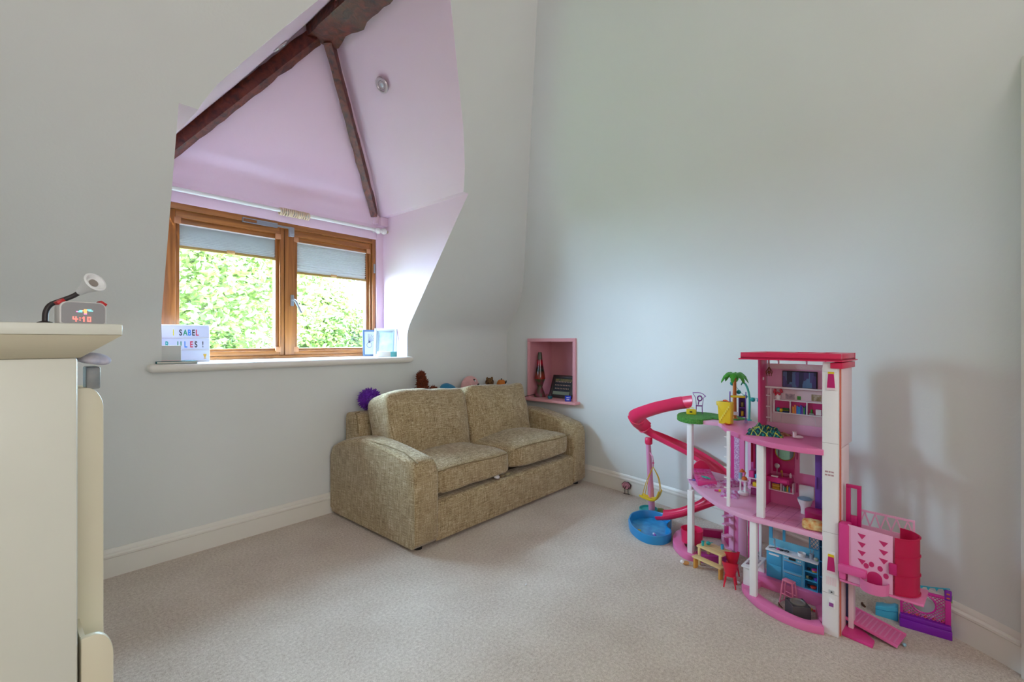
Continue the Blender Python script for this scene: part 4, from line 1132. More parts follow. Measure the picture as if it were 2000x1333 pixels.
# --- tower
tw = DB().b(-0.052, -0.001, 0.0, 0.020, 0.0, 1.0).build('tower', TWHITE, dh, bevel=0.002)
DB().b(-0.056, -0.049, 0.020, 0.028, 0.0, 1.0).build('hinge_strip', M('toy_coral', (214, 112, 92), 0.4), tw)
DB().b(-0.056, -0.049, 0.028, 0.198, 0.70, 1.0).build('side_panel', PALE, tw, bevel=0.001)
DB().b(-0.056, -0.049, 0.028, 0.150, 0.0, 0.698).build('side_panel', PALE, tw, bevel=0.001)
for z in (0.155, 0.382, 0.717): DB().b(-0.0525, -0.0005, -0.0005, 0.001, z, z + 0.0012).build('panel_joint', M('joint_grey', (186, 176, 176), 0.6), tw, smooth=0)
for z0 in (0.915, 0.232):
    mb = DB(); mb.face([(-0.048, z0), (-0.012, z0), (-0.016, z0 + 0.082), (-0.044, z0 + 0.082)], -0.0025, 0.0); sc = mb.build('wall_light', TWHITE, tw, bevel=0.0008)
    mb = DB(); mb.face([(-0.043, z0 + 0.006), (-0.017, z0 + 0.006), (-0.021, z0 + 0.062), (-0.039, z0 + 0.062)], -0.0042, -0.0025); mb.build('shade', MAG, sc)
    mb = DB(); mb.face([(-0.040, z0 + 0.0625), (-0.020, z0 + 0.0625), (-0.021, z0 + 0.072), (-0.039, z0 + 0.072)], -0.0042, -0.0025); mb.build('gold_band', YEL, sc)  # plain yellow strip above the magenta piece
    mb = DB(); mb.face([(-0.043, z0 + 0.001), (-0.017, z0 + 0.001), (-0.017, z0 + 0.010), (-0.043, z0 + 0.010)], -0.0047, -0.0043); mb.build('tag_strip', PALE, sc)
mb = DB()
for k in range(6): mb.b(-0.046 + k * 0.0056, -0.043 + k * 0.0056, -0.0012, 0, 0.188, 0.218)
mb.build('speaker_grille', PALE, tw)
db('keypad', TWHITE, -0.043, -0.023, -0.004, 0.0, 0.104, 0.136, parent=tw); db('key_sticker', M('sticker_violet', (150, 70, 150), 0.4), -0.038, -0.024, -0.0048, -0.004, 0.110, 0.124, parent=tw, bevel=0)
db('doorbell', M('bell_grey', (200, 200, 200), 0.4), -0.040, -0.022, -0.002, 0.0, 0.158, 0.170, parent=tw); db('bell_button', BLACK, -0.034, -0.029, -0.003, -0.002, 0.161, 0.166, parent=tw, bevel=0)
mb = DB()
for r_, row in enumerate(((0.010, 0.006, 0.008), (0.008, 0.008, 0.008))):
    uu = -0.010
    for w_ in row: mb.b(uu - w_, uu, -0.0006, 0, 0.607 - r_ * 0.012, 0.613 - r_ * 0.012); uu -= w_ + 0.002
mb.build('small_sign', M('sticker_rose', (190, 150, 156), 0.5), tw, smooth=0)
# --- roof
mb = DB(); RU0, RU1, RV0, RV1 = -0.066, 0.283, -0.030, 0.210
mb.b(RU0, RU1, RV0, RV0 + 0.022, 1.028, 1.053).b(RU0, RU1, RV1 - 0.022, RV1, 1.028, 1.053).b(RU0, RU0 + 0.045, RV0 + .022, RV1 - .022, 1.028, 1.053).b(RU1 - 0.03, RU1, RV0 + .022, RV1 - .022, 1.028, 1.053)
mb.b(0.03, 0.045, RV0 + .022, RV1 - .022, 1.03, 1.053).b(0.13, 0.145, RV0 + .022, RV1 - .022, 1.03, 1.053)
mb.b(RU0, RU1, RV0, RV1, 1.028, 1.036)
rf = mb.build('roof', ROOF, dh, bevel=0.0015)
DB().b(RU0 - 0.006, RU1 + 0.006, RV0 - 0.006, RV1 + 0.006, 1.0235, 1.0285).build('roof_flange', ROOF, rf, bevel=0.001)
DB().b(RU0 - 0.002, -0.030, RV0 + 0.015, RV1 - 0.02, 0.998, 1.020).build('roof_cap', ROOF, rf, bevel=0.0015)
DB().b(-0.05, -0.004, -0.006, 0.0, 0.985, 1.02).build('tower_head', TWHITE, rf, bevel=0.001)
# --- third floor back wall
VB = 0.25
db('living_room_wall', SOFT, 0.045, 0.27, VB, VB + 0.008, 0.885, 0.998)
mb = DB(); mb.b(0.045, 0.27, VB - 0.001, VB, 0.975, 0.996)
for k in range(9):
    mb.face([(0.06 + k * 0.023, 0.978), (0.078 + k * 0.023, 0.984), (0.082 + k * 0.023, 0.992), (0.066 + k * 0.023, 0.987)], VB - 0.0025, VB - 0.001)
mb.build('embossed_frieze', PALE, dh)
for u in (0.265, 0.225, 0.115, 0.045): db('roof_post', SOFT, u - 0.003, u + 0.003, VB, VB + 0.006, 0.998, 1.026)
db('lower_wall', PALE, 0.045, 0.27, VB, VB + 0.008, 0.733, 0.885)
db('skirting', SOFT, 0.0, 0.28, VB - 0.004, VB + 0.008, 0.690, 0.733)
db('side_wall', MAG if False else M('toy_rose', (206, 60, 116), 0.35), 0.272, 0.282, 0.165, VB + 0.008, 0.690, 1.026)
db('light_switch', TWHITE, 0.268, 0.272, 0.195, 0.203, 0.925, 0.937)
mb = DB(); mb.tube([(VB - 0.02, 0.285, 0.892), (VB - 0.02, 0.045, 0.892)], 0.004, 8); mb.build('hand_rail', TWHITE, dh)
mb = DB()
for z in (0.75, 0.80, 0.85): mb.b(0.25, 0.272, 0.238, 0.242, z, z + 0.005)
mb.b(0.25, 0.254, 0.238, 0.242, 0.733, 0.89); mb.build('side_lattice', TWHITE, dh)
tv = DB().b(0.073, 0.206, VB - 0.010, VB, 0.893, 0.968).build('television', BLACK, dh, bevel=0.001)
def mat_skyline():
    """abstract dusk blocks on the toy screen"""
    m = M('tv_picture', (60, 62, 110), 0.3)
    nt, b = nodes_of(m)
    tc = nt.nodes.new('ShaderNodeTexCoord'); mp = nt.nodes.new('ShaderNodeMapping'); mp.inputs['Scale'].default_value = (60, 60, 14)
    v = nt.nodes.new('ShaderNodeTexVoronoi'); v.distance = 'CHEBYCHEV'; v.inputs['Scale'].default_value = 1.0
    r = nt.nodes.new('ShaderNodeValToRGB'); e = r.color_ramp.elements
    e[0].color, e[1].color = lin((38, 36, 70)), lin((96, 150, 186)); k = e.new(0.5); k.color = lin((84, 66, 128))
    nt.links.new(tc.outputs['Object'], mp.inputs['Vector']); nt.links.new(mp.outputs['Vector'], v.inputs['Vector'])
    sp = nt.nodes.new('ShaderNodeSeparateColor'); nt.links.new(v.outputs['Color'], sp.inputs[0])
    nt.links.new(sp.outputs[0], r.inputs['Fac']); nt.links.new(r.outputs['Color'], b.inputs['Base Color'])
    return m
DB().b(0.076, 0.203, VB - 0.0112, VB - 0.010, 0.897, 0.964).build('screen_picture', mat_skyline(), tv, smooth=0)
# built-in shelf
sh = DB().b(0.052, 0.238, VB - 0.002, VB, 0.780, 0.836).build('book_shelf', MAG, dh)
mb = DB()
for z in (0.778, 0.834): mb.b(0.049, 0.241, VB - 0.014, VB, z, z + 0.004)
for u in (0.049, 0.108, 0.172, 0.237): mb.b(u, u + 0.004, VB - 0.014, VB, 0.778, 0.838)
mb.build('shelf_frame', TWHITE, sh)
cols = [(240, 160, 60), (236, 120, 60), (60, 120, 200), (50, 160, 190), (70, 90, 190), (120, 70, 160), (60, 150, 70), (40, 60, 120)]
uu = 0.166
for k in range(8):
    w_ = 0.0055 if k > 2 else 0.007
    hh = 0.030 + 0.008 * ((k * 5) % 3) / 2
    db('book', M('book_%d' % k, cols[k], 0.5), uu - w_, uu, VB - 0.011, VB - 0.003, 0.782, 0.782 + hh, parent=sh, bevel=0)
    uu -= w_ + 0.0008
for k, c in enumerate(((40, 60, 110), (110, 130, 40), (40, 110, 60))):
    db('folded_throw', M('throw_%d' % k, c, 0.7), 0.180, 0.205, VB - 0.012, VB - 0.003, 0.782 + k * 0.007, 0.788 + k * 0.007, parent=sh, bevel=0.001)
mb = DB(); mb.ball((VB - 0.010, 0.222, 0.793), 0.010); mb.build('toy_ball', TEAL, sh)
mb = DB(); mb.ball((VB - 0.010, 0.211, 0.791), 0.008); mb.build('toy_ball', YEL, sh)
db('clock_print', TWHITE, 0.058, 0.078, VB - 0.011, VB - 0.003, 0.784, 0.808, parent=sh); db('cake_stand', M('stand_grey', (150, 160, 150), 0.4), 0.084, 0.102, VB - 0.011, VB - 0.003, 0.783, 0.790, parent=sh); db('mini_plant', GRN, 0.090, 0.097, VB - 0.010, VB - 0.004, 0.790, 0.806, parent=sh)
db('wall_print', M('print_rose', (214, 186, 196), 0.5, vscale=90, col2=(160, 140, 150)), 0.160, 0.196, VB - 0.0012, VB, 0.842, 0.866, parent=dh, bevel=0)
db('wall_print', M('print_rose2', (214, 196, 176), 0.5, vscale=90, col2=(150, 130, 90)), 0.060, 0.096, VB - 0.0012, VB, 0.842, 0.870, parent=dh, bevel=0)
db('leaf_print', GRN, 0.136, 0.150, VB - 0.0012, VB, 0.842, 0.858, parent=dh, bevel=0)
mb = DB(); mb.lathe([(0.0, 0), (0.008, 0), (0.012, 0.014), (0.010, 0.024)], 14, (VB - 0.013, 0.222, 0.838)); vs = mb.build('flower_vase', TWHITE, sh)
mb = DB()
for k in range(11):
    mb.ball((VB - 0.013 + 0.006 * math.sin(k * 2.4), 0.222 + 0.014 * math.cos(k * 2.4), 0.870 + 0.010 * math.sin(k * 1.7)), 0.0065, 8, 6)
mb.build('flowers', M('flower_red', (214, 60, 84), 0.5), vs)
mb = DB(); mb.tube([(0.20, 0.247, 1.024), (0.20, 0.247, 0.985)], 0.0012, 5)
for k in range(6):
    a = 2 * PI * k / 6
    mb.tube([(0.20, 0.247, 0.985), (0.20 + 0.014 * math.cos(a), 0.247 + 0.014 * math.sin(a), 0.962), (0.20 + 0.009 * math.cos(a + .5), 0.247 + 0.009 * math.sin(a + .5), 0.944)], 0.0014, 5)
mb.ball((0.20, 0.247, 0.960), 0.007, 8, 6); mb.build('pendant_lamp', M('bronze', (130, 84, 56), 0.35, metal=.5), dh)
# fallen wires on the lower wall
mb = DB(); mb.tube([(VB - .004, 0.212, 0.778), (VB - .006, 0.214, 0.735)], 0.0008, 4); mb.tube([(VB - .004, 0.084, 0.778), (VB - .006, 0.078, 0.735)], 0.0008, 4); mb.build('shelf_strut', TWHITE, dh)
# --- bathroom
mb = DB(); mb.b(0.142, 0.258, VB, VB + 0.008, 0.365, 0.668).b(0.055, 0.142, VB, VB + 0.008, 0.365, 0.521).b(0.055, 0.142, VB, VB + 0.008, 0.615, 0.668).b(0.055, 0.071, VB, VB + 0.008, 0.521, 0.615)
mb.build('bathroom_wall', M('toy_bath_pink', (232, 118, 170), 0.35), dh)
db('bathroom_side_wall', HOT, 0.256, 0.264, 0.165, VB + 0.008, 0.365, 0.668)
mp_ = db('mirror_panel', MAG, 0.160, 0.246, VB - 0.003, VB, 0.510, 0.655)
xf = Matrix.Translation((VB - 0.004, 0.197, 0.606)) @ Matrix.Rotation(-PI / 2, 4, 'Y')
mb = DB(); mb.lathe([(0.0, 0.0), (0.037, 0.0), (0.037, 0.003), (0.0, 0.003)], 32, (0, 0, 0), xf); mr_ = mb.build('mirror', M('mirror_teal', (150, 190, 180), 0.08, metal=0.85), dh)
mb = DB(); mb.tube([(VB - 0.008, 0.197 + 0.038 * math.cos(2 * PI * k / 32), 0.606 + 0.038 * math.sin(2 * PI * k / 32)) for k in range(32)], 0.002, 6, True); mb.build('mirror_rim', GLD, mr_)
bs = db('vanity_basin', MAG, 0.164, 0.262, 0.188, VB, 0.476, 0.498, bevel=0.003)
db('basin_drawer', HOT, 0.172, 0.200, 0.186, 0.188, 0.481, 0.493, parent=bs)
mb = DB(); mb.tube([(0.235, 0.205, 0.498), (0.235, 0.205, 0.522), (0.225, 0.205, 0.526), (0.218, 0.205, 0.516)], 0.0025, 6); mb.build('tap', GLD, bs)
mb = DB(); mb.ball((0.236, 0.226, 0.540), (0.003, 0.011, 0.012), 14, 8); mb.tube([(0.237, 0.226, 0.53), (0.237, 0.226, 0.498)], 0.0016, 5); mb.build('hand_mirror', M('silver_toy', (196, 190, 192), 0.2, metal=.5), bs)
db('soap_dish', TWHITE, 0.212, 0.238, 0.196, 0.210, 0.498, 0.503, parent=bs)
mb = DB(); mb.lathe([(0, 0), (0.005, 0), (0.006, 0.012), (0.003, 0.016), (0.003, 0.02)], 10, (0.235, 0.172, 0.498)); mb.build('lotion_bottle', PALE, bs)
cb = db('cubby', MAG, 0.160, 0.254, 0.240, VB, 0.432, 0.476)
mb = DB(); mb.b(0.158, 0.256, 0.224, VB, 0.430, 0.434).b(0.158, 0.162, 0.224, VB, 0.434, 0.476).b(0.252, 0.256, 0.224, VB, 0.434, 0.476).b(0.205, 0.209, 0.224, VB, 0.434, 0.476); mb.build('cubby_frame', PALE, cb)
for k, c in enumerate(((214, 170, 60), (196, 150, 40), (222, 190, 90), (206, 160, 50), (130, 60, 150))):
    db('folded_towel', M('towel_%d' % k, c, 0.8), 0.214, 0.244, 0.228, 0.240, 0.435 + k * 0.0065, 0.441 + k * 0.0065, parent=cb, bevel=0.001)
for k, c in enumerate(((236, 80, 140), (90, 140, 200), (240, 190, 60), (60, 160, 120), (190, 200, 220))):
    mb = DB(); mb.lathe([(0, 0), (0.0038, 0), (0.0038, 0.014 + 0.004 * (k % 3)), (0.0018, 0.018 + 0.004 * (k % 3)), (0.0, 0.022 + .004 * (k % 3))], 8, (0.232, 0.168 + k * 0.0075, 0.4345)); mb.build('bottle', M('bott_%d' % k, c, 0.3), cb)
for z0 in (0.455, 0.60): db('hinge_slot', MAG, 0.148, 0.153, VB - 0.001, VB, z0 - 0.02, z0 + 0.02, bevel=0)
sdoor = DB().b(0.050, 0.072, 0.205, 0.212, 0.372, 0.640).build('shower_door', PURP, dh, bevel=0.001)
DB().b(0.030, 0.0495, 0.205, 0.209, 0.372, 0.640).build('shower_pane', M('shower_lilac', (150, 100, 190), 0.3, vscale=120, col2=(120, 70, 170)), sdoor)
DB().b(0.064, 0.070, 0.198, 0.205, 0.48, 0.53).build('door_handle', PURP, sdoor, bevel=0.001)
tub = DB().p(smooth_poly([(0.0, 0.130), (0.05, 0.118), (0.085, 0.130), (0.098, 0.165), (0.09, 0.198)], 4) + [(0.0, 0.198)], 0.366, 0.402).build('shower_tray', MAG, dh, bevel=0.003)
# --- kitchen
kc = DB().b(0.194, 0.258, 0.20, 0.245, 0.048, 0.166).build('kitchen_cupboard', SKYB, dh, bevel=0.001)
DB().b(0.197, 0.256, 0.197, 0.20, 0.052, 0.108).build('cupboard_door', SKYB, kc, bevel=0.001); DB().b(0.197, 0.256, 0.197, 0.20, 0.111, 0.162).build('cupboard_door', SKYB, kc, bevel=0.001)
DB().b(0.205, 0.246, 0.193, 0.197, 0.150, 0.157).build('cupboard_handle', TWHITE, kc, bevel=0.001)
ov_ = DB().b(0.112, 0.1935, 0.20, 0.245, 0.048, 0.166).build('oven', M('toy_blue_light', (110, 190, 222), 0.3), dh, bevel=0.001)
DB().b(0.118, 0.188, 0.197, 0.20, 0.102, 0.142).build('oven_door', M('oven_glass', (60, 150, 200), 0.15), ov_, bevel=0.001)
mb = DB(); mb.tube([(0.192, 0.186, 0.145), (0.192, 0.12, 0.145)], 0.002, 6); mb.tube([(0.192, 0.186, 0.096), (0.192, 0.12, 0.096)], 0.002, 6); mb.build('oven_handle', M('toy_silver', (196, 206, 216), 0.3, metal=.5), ov_)
for u in (0.182, 0.174, 0.132, 0.124): 
    mb = DB(); mb.ball((0.198, u, 0.155), 0.003, 8, 6); mb.build('oven_knob', TWHITE, ov_)
DB().b(0.142, 0.168, 0.198, 0.20, 0.151, 0.160).build('oven_display', BLACK, ov_)
mb = DB()
for k in range(6): mb.b(0.122, 0.184, 0.197, 0.20, 0.055 + k * 0.006, 0.058 + k * 0.006)
mb.build('oven_vents', SKYB, ov_)
ks = DB().b(0.060, 0.1115, 0.238, 0.245, 0.048, 0.166).b(0.060, 0.063, 0.20, 0.238, 0.048, 0.166).b(0.1085, 0.1115, 0.20, 0.238, 0.048, 0.166).b(0.063, 0.1085, 0.20, 0.238, 0.048, 0.052).b(0.063, 0.1085, 0.20, 0.238, 0.086, 0.089).b(0.063, 0.1085, 0.20, 0.238, 0.122, 0.125).build('kitchen_shelves', SKYB, dh)
for u, z, c, r_ in ((0.075, 0.130, (214, 60, 150), 0.012), (0.075, 0.126, (236, 150, 60), 0.012), (0.098, 0.128, (40, 50, 60), 0.006), (0.070, 0.092, (130, 70, 190), 0.008), (0.090, 0.092, (60, 50, 40), 0.009), (0.102, 0.092, (210, 200, 150), 0.006), (0.080, 0.056, (220, 60, 40), 0.012), (0.096, 0.056, (60, 60, 70), 0.007)):
    mb = DB(); mb.lathe([(0, 0), (r_ * .7, 0), (r_, 0.006), (r_, 0.009), (r_ * .8, 0.010), (0, 0.010)], 12, (0.216, u, z - 0.003)); mb.build('pot', M('pot_%d_%d' % (int(u * 1000), int(z * 1000)), c, 0.4), ks)
ct = DB().b(0.058, 0.260, 0.192, 0.247, 0.166, 0.173).build('worktop', TWHITE, dh, bevel=0.0015)
DB().b(0.05, 0.262, 0.245, 0.252, 0.166, 0.205).build('splashback', M('toy_blue_light2', (120, 200, 226), 0.3), dh)
mb = DB(); mb.b(0.248, 0.262, 0.245, 0.252, 0.205, 0.343).b(0.196, 0.206, 0.245, 0.252, 0.205, 0.343); mb.build('kitchen_window_frame', SKYB, dh)
mb = DB(); u0, u1, z0, z1 = 0.064, 0.104, 0.205, 0.27
mb.b(u0, u1, 0.245, 0.252, z0, z0 + .004).b(u0, u1, 0.245, 0.252, z1 - .004, z1).b(u0, u0 + .004, 0.245, 0.252, z0, z1).b(u1 - .004, u1, 0.245, 0.252, z0, z1)
for k in range(-3, 6):
    for s_ in (1, -1):
        pts = []
        for q_ in range(41):
            z = z0 + (z1 - z0) * q_ / 40; u = u0 + k * 0.013 + (z - z0) * s_ * 0.7 + (0.0 if s_ > 0 else 0.02)
            if u0 < u < u1: pts.append((0.2485, u, z))
        if len(pts) > 2: mb.tube([pts[0], pts[-1]], 0.0012, 4)
mb.build('lattice', SKYB, dh)
ft = DB().b(0.030, 0.058, 0.243, 0.25, 0.048, 0.343).b(0.030, 0.033, 0.205, 0.243, 0.048, 0.343).b(0.055, 0.058, 0.205, 0.243, 0.048, 0.343)
for z in (0.048, 0.115, 0.18, 0.24, 0.30): ft.b(0.033, 0.055, 0.205, 0.243, z, z + 0.004)
ft.build('tall_cabinet', M('toy_blue_dark', (36, 128, 178), 0.35), dh)
mb = DB(); mb.tube([(0.228, 0.232, 0.173), (0.228, 0.232, 0.205), (0.220, 0.232, 0.213), (0.212, 0.232, 0.205), (0.212, 0.232, 0.196)], 0.002, 6); mb.build('sink_tap', M('toy_silver', (196, 206, 216), 0.3, metal=.5), ct)
mb = DB(); mb.lathe([(0, 0), (0.014, 0), (0.016, 0.014), (0.014, 0.014), (0.012, 0.002)], 16, (0.222, 0.125, 0.173)); mb.build('saucepan', TWHITE, ct)
mb = DB(); mb.lathe([(0, 0), (0.009, 0), (0.009, 0.022), (0.007, 0.022)], 12, (0.222, 0.088, 0.173)); mb.tube([(0.222, 0.086, 0.19), (0.218, 0.08, 0.212)], 0.0015, 5); mb.tube([(0.222, 0.09, 0.19), (0.226, 0.095, 0.21)], 0.0015, 5); mb.build('utensil_jar', M('jar_grey', (160, 166, 176), 0.3), ct)
mb = DB(); mb.ball((0.216, 0.070, 0.180), (0.008, 0.010, 0.007), 10, 6); mb.build('fruit_bowl', M('fruit_mix', (220, 170, 200), 0.4, vscale=150, col2=(150, 200, 90)), ct)
mb = DB(); mb.ball((0.214, 0.215, 0.177), (0.006, 0.008, 0.005), 10, 6); mb.build('pink_cup', HOT, ct)
t = thing('toy_sunglasses', 'black toy sunglasses lying on the dollhouse kitchen worktop', 'toy glasses', tuple(HW(0.203, 0.214, 0.1735)), -DTH + 0.15)
for y in (0.0, -0.022): MB().tube([(0.007 * math.cos(a), y + 0.008 * math.sin(a), 0.003) for a in [2 * PI * i / 14 for i in range(14)]], 0.0018, 6, True).build('lens_rim', BLACK, t)
MB().tube([(0.002, -0.008, 0.003), (0.003, -0.011, 0.004), (0.002, -0.014, 0.003)], 0.0015, 6).build('bridge', BLACK, t)
MB().tube([(0, 0.008, 0.003), (0.006, 0.030, 0.004), (-0.002, 0.048, 0.003)], 0.0018, 6).build('temple', BLACK, t)
# --- left wing back walls
def wing(name, mat, ua, va, ub, vb, z0, z1, th=0.006, parent=dh):
    return DB().p([(ua, va), (ub, vb), (ub - 0.003, vb + th), (ua - 0.003, va + th)], z0, z1).build(name, mat, parent, bevel=0.0008)
wing('wing_wall', SOFT, 0.40, 0.352, 0.445, 0.372, 0.03, 0.345); wing('wing_wall', MID, 0.445, 0.372, 0.475, 0.385, 0.03, 0.345)
wing('wing_wall', MAG, 0.495, 0.395, 0.555, 0.47, 0.03, 0.345)
mb = DB(); ws = wing('corner_shelf', SOFT, 0.470, 0.378, 0.500, 0.392, 0.03, 0.345)
for z in (0.10, 0.16, 0.20, 0.26): DB().p([(0.472, 0.376), (0.505, 0.392), (0.52, 0.355), (0.495, 0.345)], z, z + 0.006).build('shelf', SOFT, ws)
mb = DB(); ff = 0.007
for z0, z1 in ((0.05, 0.12), (0.15, 0.20), (0.245, 0.30)):
    pass
for a in ((0.302, 0.362, 0.03, 0.055), (0.302, 0.362, 0.195, 0.215), (0.302, 0.362, 0.265, 0.285), (0.302, 0.362, 0.325, 0.345)): mb.b(a[0], a[1], 0.272, 0.278, a[2], a[3])
mb.b(0.302, 0.318, 0.272, 0.278, 0.03, 0.345).b(0.348, 0.362, 0.272, 0.278, 0.03, 0.345).build('open_shelf_wall', HOT, dh)
db('cupboard_door', M('toy_violet', (140, 50, 150), 0.35), 0.318, 0.348, 0.272, 0.278, 0.055, 0.165)
wing('bedroom_wall', MID, 0.425, 0.395, 0.452, 0.405, 0.365, 0.668); wing('bedroom_wall', M('lace_print', (226, 200, 222), 0.5, vscale=140, col2=(190, 110, 170)), 0.452, 0.405, 0.482, 0.415, 0.365, 0.668); wing('bedroom_wall', HOT, 0.482, 0.415, 0.505, 0.43, 0.365, 0.668)
wing('bedroom_wall', SOFT, 0.375, 0.372, 0.405, 0.385, 0.365, 0.668)
cl = DB().b(0.29, 0.36, 0.30, 0.306, 0.365, 0.668).build('wardrobe', M('wardrobe_print', (206, 90, 160), 0.5, vscale=60, col2=(170, 60, 130)), dh)
db('wardrobe_rail', PALE, 0.29, 0.36, 0.288, 0.292, 0.63, 0.635, parent=cl)
for k, (c, l) in enumerate((((170, 30, 60), 0.10), ((220, 60, 120), 0.13), ((120, 140, 180), 0.14), ((140, 160, 200), 0.12), ((214, 180, 210), 0.09))):
    u = 0.352 - k * 0.011
    mb = DB(); mb.p([(u, 0.278), (u - 0.008, 0.284), (u - 0.006, 0.296), (u + 0.002, 0.292)], 0.625 - l, 0.625); mb.build('hanging_dress', M('dress_%d' % k, c, 0.8), cl, bevel=0.002)
for z, c in ((0.45, PALE), (0.41, SOFT)): db('wardrobe_shelf', c, 0.29, 0.36, 0.262, 0.30, z, z + 0.005, parent=cl)
db('stored_box', SKYB, 0.305, 0.33, 0.266, 0.29, 0.456, 0.475, parent=cl); db('stored_box', YEL, 0.31, 0.34, 0.266, 0.29, 0.416, 0.434, parent=cl); db('stored_box', HOT, 0.335, 0.356, 0.266, 0.29, 0.456, 0.486, parent=cl)
# ladder
ld_ = DB().b(0.358, 0.372, 0.048, 0.058, 0.366, 0.700).build('ladder', TWHITE, dh, bevel=0.001)
for k in range(7): db('rung', TWHITE, 0.372, 0.384, 0.050, 0.055, 0.40 + k * 0.045, 0.405 + k * 0.045, parent=ld_)
# bed
hu_ = Vector((0.80, -0.60))
bed = DB().p([(0.588, 0.232), (0.515, 0.288), (0.640, 0.492), (0.716, 0.434)], 0.366, 0.394).build('bed', HOT, dh, bevel=0.004)
mb = DB()
for i in range(5):
    for j in range(6):
        a, b_ = (i + 0.5) / 5, (j + 0.5) / 6
        u = lerp(lerp(0.588, 0.515, a), lerp(0.716, 0.640, a), 0.12 + b_ * .8); v = lerp(lerp(0.232, 0.288, a), lerp(0.434, 0.492, a), 0.12 + b_ * .8)
        mb.ball((v, u, 0.393), (0.010, 0.009, 0.004), 8, 6)
mb.build('quilted_mattress', HOT, bed)
mb = DB(); pts = [(0.716 - 0.076 * t, 0.434 + 0.058 * t, 0.394 + 0.045 * math.sin(PI * t)) for t in [i / 12 for i in range(13)]]
for (u, v, z) in pts: pass
poly = [(p[1], p[0], p[2]) for p in pts]
mb.add([(v, u, 0.368) for v, u, z in poly] + [(v, u, z) for v, u, z in poly] + [(v + .008, u + .006, 0.368) for v, u, z in poly] + [(v + .008, u + .006, z) for v, u, z in poly],
       [(i, i + 1, 14 + i, 13 + i) for i in range(12)] + [(26 + i, 39 + i, 40 + i, 27 + i) for i in range(12)] + [(13 + i, 14 + i, 40 + i, 39 + i) for i in range(12)])
mb.build('headboard', SLIDE, bed)
# --- spiral slide (house coordinates are converted from room positions)
def to_h(p):
    d = Vector(p) - DO
    return Vector((d.dot(DHV), d.dot(DHU), p[2]))
raw = [(2.600, 0.960, 0.722), (2.616, 1.03, 0.705), (2.622, 1.136, 0.672), (2.655, 1.27, 0.612), (2.735, 1.338, 0.545), (2.828, 1.305, 0.484), (2.856, 1.203, 0.442), (2.833, 1.040, 0.396), (2.800, 0.905, 0.340), (2.725, 0.815, 0.275), (2.640, 0.850, 0.200), (2.610, 0.960, 0.125), (2.600, 1.06, 0.076), (2.595, 1.125, 0.058)]
cp = catmull([to_h(p) for p in raw], 8)
def frames_of(pts):
    out = []
    for i, p in enumerate(pts):
        t = (pts[min(i + 1, len(pts) - 1)] - pts[max(i - 1, 0)]); th_ = Vector((t.x, t.y, 0)).normalized()
        sd_ = Vector((-th_.y, th_.x, 0)); tt = t.normalized(); up = tt.cross(sd_); up = up if up.z > 0 else -up
        out.append((p, sd_, up))
    return out
def uprof(w, h, th=0.003, n=10):
    o_ = [(w * math.cos(PI + PI * i / n), h + h * 1.0 * math.sin(PI + PI * i / n)) for i in range(n + 1)]
    i_ = [((w - th) * math.cos(PI + PI * i / n), h + th * .2 + (h - th) * math.sin(PI + PI * i / n)) for i in range(n, -1, -1)]
    return [(-w, h * 1.35)] + o_ + [(w, h * 1.35), (w - th, h * 1.35)] + i_ + [(-w + th, h * 1.35)]
fs = frames_of(cp)
mb = MB(); mb.sweep(fs[:37], uprof(0.048, 0.052)); sl_ = mb.build('slide', SLIDE, dh, smooth=50)
mb = MB(); mb.sweep(fs[36:70], uprof(0.052, 0.032)); mb.build('slide_lower_chute', SLIDE, sl_, smooth=50)
mb = MB(); mb.sweep(fs[69:], uprof(0.068, 0.026)); mb.build('slide_exit', SLIDE, sl_, smooth=50)
mb = MB()
for k in (28, 36):
    o_, a_, b_ = fs[k]
    mb.tube([o_ + a_ * (0.051 * math.cos(PI + PI * i / 12)) + b_ * (0.055 + 0.055 * math.sin(PI + PI * i / 12)) for i in range(13)], 0.005, 6)
mb.build('slide_collar', SLIDE, sl_)
# --- pet lift on the side of the tower
VL = 0.0
lift = DB().b(-0.290, -0.058, -0.012, 0.125, 0.218, 0.227).build('pet_lift', MID, dh, bevel=0.003)
DB().b(-0.087, -0.056, -0.016, 0.03, 0.262, 0.432).build('lift_upright', HOT, lift, bevel=0.003)
mb = DB(); mb.b(-0.14, -0.056, -0.030, 0.014, 0.258, 0.288); mb.build('lift_arm', M('toy_pink_arm', (232, 92, 160), 0.35), lift, bevel=0.006)
DB().b(-0.078, -0.058, -0.02, 0.02, 0.232, 0.262).build('lift_bracket', M('toy_pink_arm', (232, 92, 160), 0.35), lift, bevel=0.002)
mb = DB(); u0, u1, z0, z1 = -0.112, -0.066, 0.40, 0.565
mb.b(u0, u1, 0.045, 0.058, z1 - 0.012, z1).b(u0, u0 + 0.012, 0.045, 0.058, z0, z1 - .012).b(u1 - 0.014, u1, 0.045, 0.058, z0, z1 - .012).b(u0 + .012, u1 - .014, 0.045, 0.058, z0, 0.452); mb.build('lift_handle', MAG, lift, bevel=0.0015)
pan = DB(); pan.face([(-0.083, 0.228), (-0.210, 0.228), (-0.210, 0.428), (-0.083, 0.434)], VL - 0.012, VL - 0.006); pn = pan.build('lift_front_panel', SOFT, lift, bevel=0.0008)
DKP = M('toy_deep_rose', (206, 40, 110), 0.4)
for r_ in range(4):
    for u, w_ in ((-0.112, 0.024), (-0.172, 0.026)):
        z = 0.412 - r_ * 0.0300 - (0.008 if u < -.15 else 0)
        if r_ == 3 and u < -.15: continue
        mb = DB(); mb.face([(u, z), (u - w_, z - 0.002), (u - w_ * .55, z - 0.019)], VL - 0.0128, VL - 0.012); mb.build('vent_triangle', DKP, pn, smooth=0)
